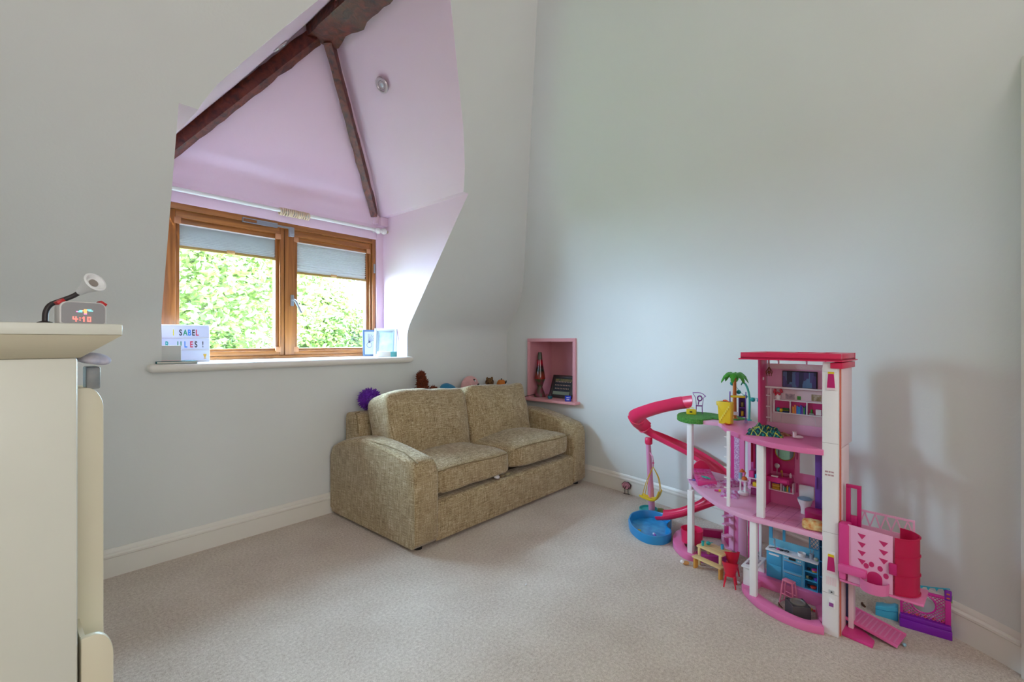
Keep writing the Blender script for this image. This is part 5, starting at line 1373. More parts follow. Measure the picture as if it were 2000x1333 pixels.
for u, z in ((-0.137, 0.303), (-0.152, 0.313), (-0.176, 0.306), (-0.192, 0.286)):
    mb = DB(); mb.face([(u + 0.0075 * math.cos(a), z + 0.0095 * math.sin(a)) for a in [2 * PI * i / 16 for i in range(16)]], VL - 0.0128, VL - 0.012); mb.build('paw_pad', DKP, pn, smooth=0)
mb = DB(); mb.face([(-0.140, 0.228), (-0.182, 0.228), (-0.182, 0.270)] + [(-0.161 - 0.021 * math.cos(a), 0.270 + 0.020 * math.sin(a)) for a in [PI * i / 12 for i in range(1, 12)]] + [(-0.140, 0.270)], VL - 0.0128, VL - 0.012); mb.build('pet_doorway', DKP, pn, smooth=0)
mb = DB(); mb.lathe([(0.040, 0.224), (0.042, 0.262), (0.039, 0.262), (0.037, 0.230), (0.0, 0.230)], 18, (VL - 0.012, -0.160, 0), None, 0, PI / 2, 1.5 * PI); mb.build('feeding_tray', MID, lift)
mb = DB(); 
for k in range(5): mb.ball((VL - 0.026, -0.152 - k * 0.004, 0.234), 0.004, 6, 5)
mb.build('pet_food', M('food_orange', (230, 140, 40), 0.5), lift)
CYL = mat_tinted('tinted_pink', (236, 50, 112), 0.48, 0.12)
mb = DB(); mb.lathe([(0.060, 0.0), (0.060, 0.195), (0.057, 0.195), (0.057, 0.0)], 20, (0.052, -0.215, 0.230), None, 0, -PI, 0.0); cyl = mb.build('lift_window', CYL, lift)
mb = DB()
for z in (0.232, 0.297, 0.362, 0.424): mb.tube([(0.052 + 0.061 * math.cos(a), -0.215 + 0.061 * math.sin(a), z) for a in [-PI + PI * i / 16 for i in range(17)]], 0.0022, 6)
mb.build('window_rib', CYL, cyl)
mb = DB(); mb.b(-0.222, -0.200, -0.022, -0.010, 0.300, 0.338); mb.build('latch', MAG, lift, bevel=0.003)
bp_ = DB().b(-0.090, -0.255, 0.112, 0.118, 0.228, 0.405).build('lift_back_panel', SOFT, lift)
mb = DB()
mb.b(-0.09, -0.255, 0.112, 0.118, 0.455, 0.462).b(-0.09, -0.096, 0.112, 0.118, 0.405, 0.455).b(-0.255, -0.249, 0.112, 0.118, 0.405, 0.455)
for k in range(5):
    a_ = -0.096 - k * 0.031
    mb.bar((0.115, a_, 0.405), (0.115, a_ - 0.0155, 0.455), 0.004, 0.004); mb.bar((0.115, a_ - 0.0155, 0.455), (0.115, a_ - 0.031, 0.405), 0.004, 0.004)
mb.build('lattice_rail', SOFT, bp_)
DB().b(-0.082, -0.066, 0.085, 0.12, 0.0, 0.218).build('lift_leg', PALE, lift, bevel=0.001)
DB().b(-0.062, -0.055, 0.10, 0.12, 0.02, 0.218).build('lift_leg_seam', M('seam_blue', (60, 70, 120), 0.5), lift)
DB().p([(-0.056, 0.03), (-0.15, 0.02), (-0.15, 0.06), (-0.056, 0.16)], 0.0, 0.012).build('lift_foot', HOT, lift, bevel=0.002)

# ================================================================== TOYS ON AND AROUND THE DOLLHOUSE
def toy(name, label, cat, u, v, z, rz=0.0, group=None):
    return thing(name, label, cat, tuple(HW(u, v, z)), -DTH + rz, group)
Z3 = 0.6905; Z2 = 0.3655
# palm
t = toy('toy_palm_tree', 'toy palm tree with orange trunk on the top terrace', 'toy tree', 0.495, 0.455, 0.6955)
MB().lathe([(0.0, 0), (0.018, 0), (0.010, 0.006), (0.0105, 0.05), (0.0095, 0.12), (0.0085, 0.20), (0.006, 0.225), (0, 0.226)], 12).build('trunk', ORG, t)
PALM = M('palm_green', (76, 170, 44), 0.45, vscale=40, col2=(56, 140, 36))
for k in range(8):
    a = 2 * PI * k / 8 + 0.2; n_ = 9; mb = MB(); L, R, T = [], [], []
    ln = 0.078 if k % 2 else 0.066
    for i in range(n_ + 1):
        s_ = i / n_; r_ = ln * s_; z = 0.222 + 0.034 * math.sin(s_ * 2.2) - 0.062 * s_ * s_
        w_ = 0.023 * math.sin(PI * min(1, s_ * .9 + .08)) * (0.72 if i % 2 else 1.0)
        c_ = Vector((r_ * math.cos(a), r_ * math.sin(a), z)); sd_ = Vector((-math.sin(a), math.cos(a), 0))
        L.append(c_ + sd_ * w_ + Vector((0, 0, -0.4 * w_))); R.append(c_ - sd_ * w_ + Vector((0, 0, -0.4 * w_))); T.append(c_ + Vector((0, 0, 0.003)))
    mb.grid([L, T, R]); mb.grid([[p - Vector((0, 0, .0025)) for p in L], [p - Vector((0, 0, .004)) for p in T], [p - Vector((0, 0, .0025)) for p in R]])
    mb.build('frond', PALM, t, smooth=60)
# arched lantern string
t = toy('lantern_arch', 'teal curved stand with a string of round lanterns on the terrace', 'toy lights', 0.43, 0.475, 0.690)
MB().lathe([(0, 0), (0.014, 0), (0.012, 0.004), (0, 0.005)], 14).build('base', TEAL, t)
MB().tube(catmull([(0, 0, 0.003), (0, -0.002, 0.10), (0, 0.004, 0.15), (0, 0.018, 0.185), (0, 0.032, 0.192), (0, 0.040, 0.180)], 5), [0.0055] * 16 + [0.0045] * 6 + [0.003] * 4, 8).build('stand', M('toy_aqua', (86, 196, 176), 0.35), t)
cord = [(0, 0.085, 0.190), (0, 0.070, 0.178), (0, 0.050, 0.150), (0, 0.020, 0.125), (0, -0.02, 0.118), (0, -0.05, 0.118)]
MB().tube(catmull(cord, 4), 0.0012, 5).build('string', TEAL, t)
for k, (y, z) in enumerate(((0.085, 0.185), (0.052, 0.142), (0.020, 0.120), (-0.018, 0.108), (-0.048, 0.108))):
    MB().ball((0, y, z), 0.0115, 12, 8).build('lantern', TEAL, t)
# serving cart
t = toy('serving_cart', 'purple wheeled serving cart with yellow tray on the terrace', 'toy cart', 0.448, 0.375, Z3, 0.35)
cw, cd, chh = 0.036, 0.022, 0.125
for sx in (-1, 1):
    for sy in (-1, 1):
        MB().tube([(sx * cd, sy * cw, 0.012), (sx * cd, sy * cw, chh + 0.015)], 0.0024, 6).build('post', PURP, t)
        MB().tube([(sx * cd - 0.003, sy * cw, 0.007), (sx * cd + 0.003, sy * cw, 0.007)], 0.007, 14).build('wheel', M('wheel_lilac', (180, 160, 210), 0.4), t)
for sy in (-1, 1):
    MB().tube([(cd * math.cos(a), sy * cw, chh + 0.015 + 0.012 * math.sin(a)) for a in [PI * i / 10 for i in range(11)]], 0.0026, 6).build('handle', PURP, t)
MB().box(-cd, cd, -cw + .002, cw - .002, chh, chh + 0.008).build('tray', YEL, t, bevel=0.002)
MB().box(-cd, cd, -cw - 0.001, -cw + 0.004, 0.03, chh - 0.002).build('side_panel', PURP, t)
MB().box(cd - 0.003, cd, -cw, -0.004, 0.03, chh - .002).box(-cd, cd, -0.006, -0.003, 0.03, chh - .002).box(-cd, cd, -cw, -0.004, 0.03, 0.033).box(-cd, cd, -cw, -0.004, 0.075, 0.078).build('cabinet', PURP, t)
for z, c in ((0.034, YEL), (0.079, M('bottle_olive', (150, 140, 70), 0.4))): MB().box(-0.012, 0.010, -0.026, -0.014, z, z + 0.024).build('stored_item', c, t, bevel=0.002)
MB().box(-0.012, 0.012, 0.0, cw - .003, 0.048, 0.050).box(-0.012, -0.010, 0.0, cw - .003, 0.036, 0.05).build('wire_basket', TWHITE, t)
# yellow stepped bin
t = toy('toy_bin', 'yellow stepped plastic bin on the edge of the top floor', 'toy bin', 0.478, 0.292, 0.691, 0.0)
mb = MB(); xf = Matrix(((0, 0, 1, -0.02), (1, 0, 0, 0), (0, 1, 0, 0), (0, 0, 0, 1)))
mb.prism([(-0.034, 0.0), (0.022, 0.0), (0.028, 0.088), (0.034, 0.088), (0.036, 0.108), (-0.034, 0.108)], 0.0, 0.04, xf); mb.build('body', YEL, t, bevel=0.002)
st_ = [(-0.033, 0.085), (-0.033, 0.075)]
mb = MB()
for k in range(7): mb.box(-0.024, -0.0195, -0.031 + k * 0.0068, -0.023 + k * 0.0068, 0.080 - k * 0.011, 0.089 - k * 0.011)
mb.build('step', M('toy_yellow_pale', (244, 222, 90), 0.35), t)
MB().box(-0.012, 0.014, -0.03, 0.02, 0.108, 0.1085).build('shade_sheet', M('bin_shadow', (150, 110, 20), 0.6), t, smooth=0)  # darker yellow sheet painted as the shade inside; the body is solid
MB().tube([(-0.006, -0.02, 0.108), (0.0, -0.005, 0.114), (0.004, 0.01, 0.111)], 0.004, 6).build('orange_shovel', M('shovel_orange', (232, 90, 30), 0.4), t)
# small suitcase, purple chair, dish, shoe, blanket
t = toy('toy_suitcase', 'small yellow carry case on the green terrace', 'toy case', 0.722, 0.44, Z3, 0.25)
MB().box(-0.009, 0.009, -0.026, 0.026, 0.0, 0.030).build('case', YEL, t, bevel=0.004)
MB().tube([(0, 0.010, 0.030), (0, 0.010, 0.038), (0, -0.010, 0.038), (0, -0.010, 0.030)], 0.0016, 6).build('handle', YEL, t)
MB().cbox((-0.0095, 0, 0.015), (0.001, 0.014, 0.009)).build('badge', M('badge_dark', (90, 80, 30), 0.5), t)
t = toy('toy_chair', 'purple openwork toy chair at the back of the green terrace', 'toy chair', 0.712, 0.515, Z3, 0.4)
VIO = M('toy_violet2', (150, 66, 160), 0.4)
for sx, sy in ((-1, -1), (-1, 1), (1, -1), (1, 1)): MB().tube([(sx * 0.014, sy * 0.016, 0), (sx * 0.012, sy * 0.015, 0.040)], 0.0018, 6).build('leg', VIO, t)
MB().box(-0.016, 0.016, -0.018, 0.018, 0.040, 0.044).build('seat', VIO, t, bevel=0.002)
mb = MB(); mb.tube([(0.014, -0.016, 0.042), (0.018, -0.022, 0.085), (0.020, -0.032, 0.100)], 0.0018, 6); mb.tube([(0.014, 0.016, 0.042), (0.018, 0.020, 0.085), (0.020, 0.034, 0.108)], 0.0018, 6)
mb.tube(catmull([(0.020, -0.034, 0.092), (0.020, -0.010, 0.112), (0.020, 0.036, 0.112)], 5), 0.002, 6)
mb.tube([(0.019, 0.012 * math.cos(a) - .002, 0.082 + 0.014 * math.sin(a)) for a in [2 * PI * i / 12 for i in range(12)]], 0.004, 6, True); mb.tube([(0.016, 0.006, 0.045), (0.019, 0.002, 0.068)], 0.003, 6)
mb.build('backrest', VIO, t)
t = toy('toy_dish', 'small orange-brown dish lying on the pink terrace', 'toy dish', 0.452, 0.262, Z3)
MB().lathe([(0, 0), (0.010, 0), (0.018, 0.006), (0.016, 0.007), (0.008, 0.003), (0, 0.003)], 18).build('dish', ORG, t)
def mat_plaid():
    m = M('plaid_cloth', (20, 120, 110), 0.9)
    nt, b = nodes_of(m); tc = nt.nodes.new('ShaderNodeTexCoord')
    prev = None
    def stripes(axis_scale, rot, lo_, hi_):
        mp = nt.nodes.new('ShaderNodeMapping'); mp.inputs['Rotation'].default_value = (0, 0, rot)
        w_ = nt.nodes.new('ShaderNodeTexWave'); w_.inputs['Scale'].default_value = axis_scale
        nt.links.new(tc.outputs['Object'], mp.inputs['Vector']); nt.links.new(mp.outputs['Vector'], w_.inputs['Vector'])
        mr = nt.nodes.new('ShaderNodeMapRange'); mr.inputs['From Min'].default_value = lo_; mr.inputs['From Max'].default_value = hi_
        nt.links.new(w_.outputs['Fac'], mr.inputs['Value']); return mr.outputs['Result']
    def mix(base, col, fac):
        mx = nt.nodes.new('ShaderNodeMix'); mx.data_type = 'RGBA'
        if isinstance(base, tuple): mx.inputs['A'].default_value = base
        else: nt.links.new(base, mx.inputs['A'])
        mx.inputs['B'].default_value = lin(col); nt.links.new(fac, mx.inputs['Factor']); return mx.outputs['Result']
    c = mix(lin((20, 128, 118)), (16, 50, 80), stripes(26, 0.5, 0.55, 0.7)); c = mix(c, (16, 60, 70), stripes(26, 2.07, 0.6, 0.75))
    c = mix(c, (190, 190, 60), stripes(13, 0.6, 0.96, 0.99)); c = mix(c, (190, 190, 60), stripes(13, 2.1, 0.965, 0.99))
    nt.links.new(c, b.inputs['Base Color']); return m
def heap(name, label, cat, u, v, z, sx, sy, h, mat, seed, rz=0.0, n=16, amp=0.5):
    mb = MB(); rows = []
    for j in range(n + 1):
        row = []
        for i in range(n + 1):
            a, b_ = i / n * 2 - 1, j / n * 2 - 1
            e = max(0, 1 - max(abs(a), abs(b_)) ** 3)
            zz = h * e * (0.55 + amp * mnoise.noise(Vector((a * 2.3 + seed, b_ * 2.3, seed))) + 0.25 * mnoise.noise(Vector((a * 5 + seed, b_ * 5, 1))))
            ed = 1 + 0.18 * mnoise.noise(Vector((a * 1.5, b_ * 1.5, seed + 9)))
            row.append((a * sx / 2 * ed, b_ * sy / 2 * ed, max(0.001, zz)))
        rows.append(row)
    mb.grid(rows); mb.grid([[(x, y, 0.0) for x, y, _ in r] for r in rows])
    for e_ in (0, n):
        mb.grid([[(rows[e_][i][0], rows[e_][i][1], 0.0) for i in range(n + 1)], rows[e_]]); mb.grid([[(rows[i][e_][0], rows[i][e_][1], 0.0) for i in range(n + 1)], [rows[i][e_] for i in range(n + 1)]])
    o = mb.build(name, mat, smooth=60)
    o.location = HW(u, v, z); o.rotation_euler = (0, 0, -DTH + rz)
    return tag(o, label, cat)
heap('plaid_blanket', 'crumpled green and navy plaid doll blanket on the top floor', 'blanket', 0.252, 0.150, Z3, 0.115, 0.135, 0.058, mat_plaid(), 2.0, 0.3)
heap('red_scarf', 'small red and yellow doll garment beside the plaid blanket', 'doll clothes', 0.198, 0.190, Z3, 0.055, 0.075, 0.016, M('garment_mix', (150, 40, 60), 0.9, vscale=50, col2=(190, 170, 110)), 5.0, -0.4)
t = toy('doll_boot', 'single pale pink doll boot on the top floor', 'doll shoe', 0.124, 0.150, Z3, 0.3)
mb = MB(); mb.lathe([(0, 0.004), (0.008, 0.004), (0.0075, 0.022), (0.0085, 0.028), (0.006, 0.028)], 12, (0, 0.008, 0)); mb.build('shaft', PALE, t)
MB().ball((0, -0.006, 0.007), (0.009, 0.018, 0.007), 12, 8).build('toe', PALE, t)
# second floor toys
t = toy('toy_toilet', 'white toy toilet with pale blue lid in the dollhouse bathroom', 'toy toilet', 0.108, 0.203, 0.3665)
mb = MB(); mb.lathe([(0, 0), (0.016, 0), (0.015, 0.012), (0.017, 0.028), (0.026, 0.050), (0.028, 0.060), (0.024, 0.062), (0, 0.062)], 20); mb.build('bowl', TWHITE, t)
MB().ball((-0.002, 0, 0.064), (0.030, 0.027, 0.004), 20, 6).build('lid', M('toilet_lid', (130, 170, 196), 0.35), t)
MB().box(0.020, 0.032, -0.028, 0.028, 0.055, 0.112).build('cistern', TWHITE, t, bevel=0.003)
mb = cushion(0.05, 0.075, 0.034, 0.004, 5, 8, 0.003, 2)
o = mb.build('folded_towel_bundle', M('floral_towel', (228, 210, 150), 0.9, vscale=60, col2=(214, 120, 50)))
o.location = HW(0.036, 0.036, 0.3835); o.rotation_euler = (0, 0, -DTH + 0.25); tag(o, 'cream floral doll towel folded at the edge of the bathroom floor', 'doll towel')
QUILT = M('quilt_print', (228, 200, 226), 0.9, vscale=46, col2=(198, 60, 146))
o = heap('doll_quilt', 'pink and white patterned doll quilt heaped beside the bed', 'doll quilt', 0.505, 0.360, Z2, 0.27, 0.085, 0.040, QUILT, 3.3, -0.55)
o = heap('doll_pillow', 'pink and lilac patterned doll pillow at the foot of the quilt', 'doll pillow', 0.418, 0.205, Z2, 0.075, 0.075, 0.040, M('quilt_print2', (214, 190, 226), 0.9, vscale=60, col2=(206, 84, 166)), 6.1, 0.2)
mb = MB(); mb.prism(blob(0, 0, 0.026, 0.010, 0.2, 28), 0, 0.004)
o = mb.build('sleep_mask', M('mask_teal', (60, 180, 160), 0.6), smooth=30); o.location = HW(0.575, 0.295, 0.3985); o.rotation_euler = (0, 0, 1.1); tag(o, 'teal doll sleep mask lying on the pink bed', 'doll mask')
t = toy('toy_torch', 'tiny yellow and pink toy torch near the bed corner', 'toy torch', 0.490, 0.215, Z2 + 0.006, 0.6)
MB().tube([(0, -0.012, 0), (0, 0.006, 0)], 0.0045, 10).build('barrel', HOT, t); MB().tube([(0, -0.022, 0), (0, -0.012, 0)], [0.006, 0.005], 10).build('head', YEL, t)
t = toy('doll_hairbrush', 'tiny blue and violet doll hairbrush on the floor edge by the bed', 'doll brush', 0.640, 0.300, Z2 + 0.003, 0.8)
MB().ball((0, 0, 0.003), (0.007, 0.012, 0.004), 10, 6).build('brush', M('brush_blue', (120, 130, 220), 0.5), t); MB().tube([(0, 0.010, 0.003), (0, 0.026, 0.003)], 0.0025, 6).build('handle', VIO, t)
t = toy('vanity_stand', 'white round toy vanity stand with an orange desk lamp on it', 'toy stand', 0.383, 0.272, Z2)
MB().lathe([(0, 0), (0.024, 0), (0.024, 0.012), (0.020, 0.014), (0, 0.014)], 20).build('base', TWHITE, t)
for k in range(3):
    a = 2 * PI * k / 3; MB().tube([(0.013 * math.cos(a), 0.013 * math.sin(a), 0.014), (0.013 * math.cos(a), 0.013 * math.sin(a), 0.066)], 0.004, 8).build('post', TWHITE, t)
MB().lathe([(0, 0.066), (0.023, 0.066), (0.024, 0.071), (0, 0.072)], 20).build('top', TWHITE, t)
t = toy('toy_desk_lamp', 'orange toy lamp standing on the white vanity stand', 'toy lamp', 0.377, 0.268, Z2 + 0.0722, 0.3)
MB().lathe([(0, 0), (0.012, 0), (0.013, 0.006), (0.008, 0.014), (0, 0.016)], 14).build('base', ORG, t)
MB().tube([(0, 0, 0.014), (0.0, -0.006, 0.034), (0, 0.004, 0.044)], 0.002, 6).build('arm', ORG, t)
MB().lathe([(0.003, 0), (0.012, -0.014), (0.010, -0.014)], 14, (0, 0.010, 0.050)).build('shade', ORG, t)
o = MB().lathe([(0, 0), (0.008, 0), (0.009, 0.026), (0.005, 0.028), (0, 0.028)], 12).build('toy_tumbler', M('tumbler_blue', (150, 180, 206), 0.3)); o.location = HW(0.398, 0.276, Z2 + 0.0722); tag(o, 'pale blue toy tumbler beside the orange lamp', 'toy cup')
# ground-floor toys
def gthing(name, label, cat, x, y, rz, z=0.0, group=None): return thing(name, label, cat, (x, y, z), rz, group)
t = gthing('toy_table', 'tan toy picnic table with teal cups in front of the dollhouse', 'toy table', 2.328, 0.738, math.radians(-16))
MB().box(-0.042, 0.042, -0.068, 0.068, 0.086, 0.095).build('table_top', TAN, t, bevel=0.0015)
mb = MB()
for k in range(3): mb.box(-0.0215 + k * 0.0208, -0.0207 + k * 0.0208, -0.067, 0.067, 0.0945, 0.0953)
mb.build('plank_grooves', M('groove_tan', (186, 140, 80), 0.6), t)
for sx in (-1, 1):
    for sy in (-1, 1): MB().box(sx * 0.036 - 0.005, sx * 0.036 + 0.005, sy * 0.056 - 0.006, sy * 0.056 + 0.006, 0, 0.086).build('leg', TAN, t, bevel=0.001)
TR = Matrix.Translation((2.328, 0.738, 0)) @ Matrix.Rotation(math.radians(-16), 4, 'Z')
for lb, x, y, c in (('teal toy cup at the left end of the picnic table', -0.024, 0.045, TEAL), ('teal toy cup standing near the right end of the picnic table', 0.020, -0.030, SKYB)):
    p = TR @ Vector((x, y, 0.0955)); t = gthing('toy_cup', lb, 'toy cup', p.x, p.y, 0, p.z, 'cups on the picnic table')
    MB().lathe([(0, 0), (0.006, 0), (0.0075, 0.022), (0.006, 0.022), (0.005, 0.003), (0, 0.003)], 12).build('cup', c, t)
p = TR @ Vector((0.005, 0.035, 0.0955)); t = gthing('toy_jug', 'round teal toy pot with a spout on the picnic table', 'toy pot', p.x, p.y, 0.4, p.z)
MB().ball((0, 0, 0.009), (0.011, 0.011, 0.009), 14, 8).build('pot', TEAL, t); MB().tube([(0, -0.008, 0.010), (0, -0.020, 0.014)], 0.002, 6).build('spout', TEAL, t)
t = gthing('toy_bench', 'tan toy bench on the carpet beside the picnic table', 'toy bench', 2.252, 0.742, math.radians(-16))
MB().box(-0.017, 0.017, -0.076, 0.076, 0.050, 0.057).build('seat', TAN, t, bevel=0.0015)
for sy in (-1, 1): MB().box(-0.013, 0.013, sy * 0.066 - 0.005, sy * 0.066 + 0.005, 0, 0.050).build('leg', M('toy_tan_dark', (222, 160, 76), 0.45), t, bevel=0.001)
t = gthing('toy_puppy', 'tiny white and tan toy dog lying by the bench', 'toy dog', 2.262, 0.850, 2.2)
MB().ball((0, 0, 0.010), (0.016, 0.009, 0.010), 12, 8).build('body', M('dog_tan', (206, 150, 90), 0.6), t); MB().ball((0.018, 0, 0.016), (0.010, 0.008, 0.009), 12, 8).build('head', TWHITE, t)
def red_chair(label, x, y, rz, group='red toy chairs'):
    t = gthing('toy_chair', label, 'toy chair', x, y, rz, 0, group)
    for sx in (-1, 1):
        for sy in (-1, 1): MB().tube([(sx * 0.024, sy * 0.024, 0), (sx * 0.017, sy * 0.017, 0.050)], [0.003, 0.0042], 8).build('leg', REDT, t)
    MB().box(-0.022, 0.022, -0.022, 0.022, 0.048, 0.053).build('seat', REDT, t, bevel=0.004)
    mb = MB(); rows = []
    for z, r_, cut in ((0.052, 0.022, 0.5), (0.065, 0.025, 0.62), (0.078, 0.028, 0.8), (0.092, 0.031, 1.0), (0.104, 0.034, 1.05)):
        row = []
        for i in range(13):
            a = -PI * cut * .62 + 2 * PI * cut * .62 * i / 12
            zz = z + (0.010 * math.cos(a) if z > 0.1 else 0)
            row.append((-r_ * math.cos(a), r_ * math.sin(a), zz))
        rows.append(row)
    mb.grid(rows[:3]); mb.grid(rows[2:]); mb.grid([[(x_ * .9, y_ * .9, z_) for x_, y_, z_ in r] for r in rows])
    mb.build('backrest', REDT, t, smooth=60)
    return t
red_chair('red curved toy chair in front, beside the bench', 2.200, 0.628, math.radians(10))
red_chair('red curved toy chair behind, at the picnic table end', 2.322, 0.655, math.radians(35))
t = gthing('toy_counter', 'white toy breakfast counter table beside the red chairs', 'toy table', 2.262, 0.545, math.radians(-4))
MB().box(-0.075, 0.075, -0.028, 0.030, 0.106, 0.114).build('table_top', TWHITE, t, bevel=0.0015)
for sx in (-0.068, 0.062): MB().box(sx, sx + 0.010, -0.022, 0.024, 0, 0.106).build('leg', TWHITE, t, bevel=0.001)
MB().box(-0.060, 0.064, -0.004, 0.004, 0.07, 0.106).build('apron', TWHITE, t)
MB().box(-0.05, 0.03, -0.02, 0.02, 0.1141, 0.1148).build('patterned_mat', M('mat_print', (220, 214, 216), 0.6, vscale=90, col2=(120, 60, 80)), t, smooth=0)
t = gthing('toy_menu', 'small grey printed card standing on the white toy counter', 'toy card', 2.290, 0.548, 0.3, 0.1150)
MB().box(-0.002, 0.002, -0.016, 0.016, 0, 0.034).build('card', M('card_print', (190, 184, 196), 0.5, vscale=120, col2=(100, 80, 90)), t)
t = gthing('toy_glass', 'clear and orange toy drink on the white counter', 'toy cup', 2.215, 0.540, 0, 0.1150)
MB().lathe([(0, 0), (0.005, 0), (0.007, 0.016), (0.006, 0.016)], 12).build('glass', ORG, t)
t = gthing('toy_stool', 'pink toy bar stool on the carpet in front of the kitchen', 'toy stool', 2.205, 0.400, math.radians(-20))
MB().box(-0.014, 0.014, -0.022, 0.022, 0.094, 0.102).build('seat', M('stool_pink', (236, 130, 160), 0.35), t, bevel=0.003)
for sy in (-1, 1):
    for sx in (-1, 1): MB().tube([(sx * 0.018, sy * 0.028, 0), (sx * 0.010, sy * 0.019, 0.095)], 0.003, 8).build('leg', MATS['stool_pink'], t)
    MB().tube([(-0.018, sy * 0.028, 0.004), (0.018, sy * 0.028, 0.004)], 0.0025, 6).build('foot_bar', MATS['stool_pink'], t)
for sx in (-1, 1): MB().tube([(sx * 0.0145, 0.0238, 0.042), (sx * 0.0145, -0.0238, 0.042)], 0.0022, 6).build('stretcher', MATS['stool_pink'], t)
t = gthing('toy_fire_pit', 'dark grey square toy fire pit with round bowl on the carpet', 'toy fire pit', 2.134, 0.356, math.radians(34))
GREYT = M('toy_charcoal', (72, 66, 68), 0.5)
MB().box(-0.034, 0.034, -0.034, 0.034, 0.0, 0.056).build('block', GREYT, t, bevel=0.002)
MB().lathe([(0.027, 0.056), (0.028, 0.060), (0.024, 0.061), (0.021, 0.0565)], 24).build('rim', M('charcoal_rim', (120, 112, 104), 0.35), t)
MB().lathe([(0, 0.0563), (0.022, 0.0563)], 20).build('hearth', M('hearth_stone', (168, 150, 112), 0.8, vscale=200, col2=(60, 70, 60)), t)
for sx in (-1, 1):
    for sy in (-1, 1): MB().lathe([(0.003, 0.056), (0.003, 0.0566), (0, 0.0567)], 8, (sx * 0.028, sy * 0.028, 0)).build('corner_stud', BLACK, t)
t = gthing('toy_spatula', 'tiny red toy spatula with a yellow end behind the fire pit', 'toy spatula', 2.215, 0.315, math.radians(75))
MB().ball((-0.012, 0, 0.005), (0.014, 0.009, 0.004), 12, 6).build('blade', REDT, t); MB().box(0.004, 0.024, -0.006, 0.006, 0.001, 0.009).build('grip', YEL, t, bevel=0.002)
t = gthing('broken_twig', 'thin brown scrap lying on the carpet left of the fire pit', 'scrap', 2.172, 0.425, 0.6)
MB().tube([(-0.02, 0, 0.003), (0, 0.003, 0.004), (0.02, -0.002, 0.003)], 0.002, 6).build('scrap', M('scrap_brown', (110, 50, 50), 0.7), t)
# pool
pool_pts = [(2.502, 1.278), (2.430, 1.225), (2.375, 1.150), (2.362, 1.085), (2.395, 1.032), (2.455, 1.012), (2.510, 1.025), (2.545, 1.060), (2.595, 1.075), (2.66, 1.085), (2.715, 1.14), (2.725, 1.22), (2.685, 1.285), (2.60, 1.308)]
cx_, cy_ = 2.53, 1.16
t = gthing('toy_pool', 'blue kidney-shaped toy paddling pool under the slide', 'toy pool', cx_, cy_, 0)
sm = [(p.x - cx_, p.y - cy_) for p in catmull([(a, b, 0) for a, b in pool_pts + [pool_pts[0]]], 5)][:-1]
def ring_wall(poly, z0, z1, th):
    mb = MB(); n = len(poly)
    def off(k, s_): x, y = poly[k]; l = math.hypot(x, y); return (x * (1 - s_ / l), y * (1 - s_ / l))
    rows = [[(*poly[k % n], z0) for k in range(n + 1)], [(*off(k % n, -0.003), z1 - 0.004) for k in range(n + 1)], [(*off(k % n, -0.001), z1) for k in range(n + 1)], [(*off(k % n, th), z1) for k in range(n + 1)], [(*off(k % n, th + 0.004), z1 - 0.006) for k in range(n + 1)], [(*off(k % n, th + 0.008), z0 + 0.004) for k in range(n + 1)]]
    mb.grid(rows); return mb
ring_wall(sm, 0.0, 0.048, 0.006).build('rim', M('pool_blue', (40, 140, 200), 0.35), t, weld=True, smooth=50)
MB().prism([(x * .97, y * .97) for x, y in sm], 0.0, 0.006).build('basin', M('pool_floor', (30, 130, 196), 0.3, vscale=25, col2=(70, 170, 220)), t, smooth=0)
p = (2.475, 1.20); t = gthing('toy_ring', 'tiny yellow ring toy lying in the blue pool', 'toy ring', *p, 0, 0.0065)
MB().tube([(0.010 * math.cos(2 * PI * k / 14), 0.010 * math.sin(2 * PI * k / 14), 0.003) for k in range(14)], 0.003, 6, True).build('ring', M('ring_olive', (200, 190, 80), 0.5), t)
t = gthing('toy_fish', 'tiny purple and white toy figure lying in the blue pool', 'toy fish', 2.455, 1.095, 0.5, 0.0065)
MB().ball((0, 0, 0.008), (0.016, 0.008, 0.008), 12, 8).build('body', PURP, t); MB().ball((0.018, 0.004, 0.010), (0.008, 0.008, 0.007), 10, 6).build('head', M('fish_pale', (200, 190, 220), 0.5), t)
t = gthing('toy_float', 'tiny yellow disc at the near side of the blue pool', 'toy disc', 2.425, 1.075, 0, 0.0065)
MB().lathe([(0, 0), (0.012, 0), (0.013, 0.003), (0, 0.004)], 14).build('disc', YEL, t)
# swing
t = gthing('toy_swing', 'yellow toy swing seat hanging from a pink post behind the pool', 'toy swing', 2.838, 1.292, math.radians(0))
MB().lathe([(0, 0), (0.055, 0), (0.058, 0.020), (0.054, 0.022), (0.048, 0.010), (0, 0.010)], 26, (-0.02, 0.01, 0)).build('base', TEAL, t)
MB().ball((0.035, -0.045, 0.006), (0.035, 0.030, 0.006), 16, 6).build('grass_patch', M('grass_olive', (120, 130, 60), 0.7), t)
POST = M('post_pink', (228, 150, 188), 0.35)
MB().tube([(-0.010, -0.010, 0.010), (-0.012, 0.0, 0.20), (-0.014, 0.014, 0.455)], [0.021, 0.018, 0.016], 14).build('post', POST, t)
MB().lathe([(0.020, 0.432), (0.024, 0.438), (0.024, 0.470), (0.020, 0.476), (0, 0.476)], 16, (-0.014, 0.010, 0)).build('post_collar', SLIDE, t)
MB().tube([(-0.013, 0.008, 0.385), (-0.045, -0.030, 0.365), (-0.050, -0.036, 0.345)], 0.0035, 8).build('arm', POST, t)
mb = MB(); mb.tube([(-0.050, -0.036, 0.345), (-0.050, -0.036, 0.300)], 0.003, 6); mb.ball((-0.050, -0.036, 0.325), 0.008, 8, 6); mb.build('hanger', M('toy_pink_dull', (206, 90, 130), 0.4), t)
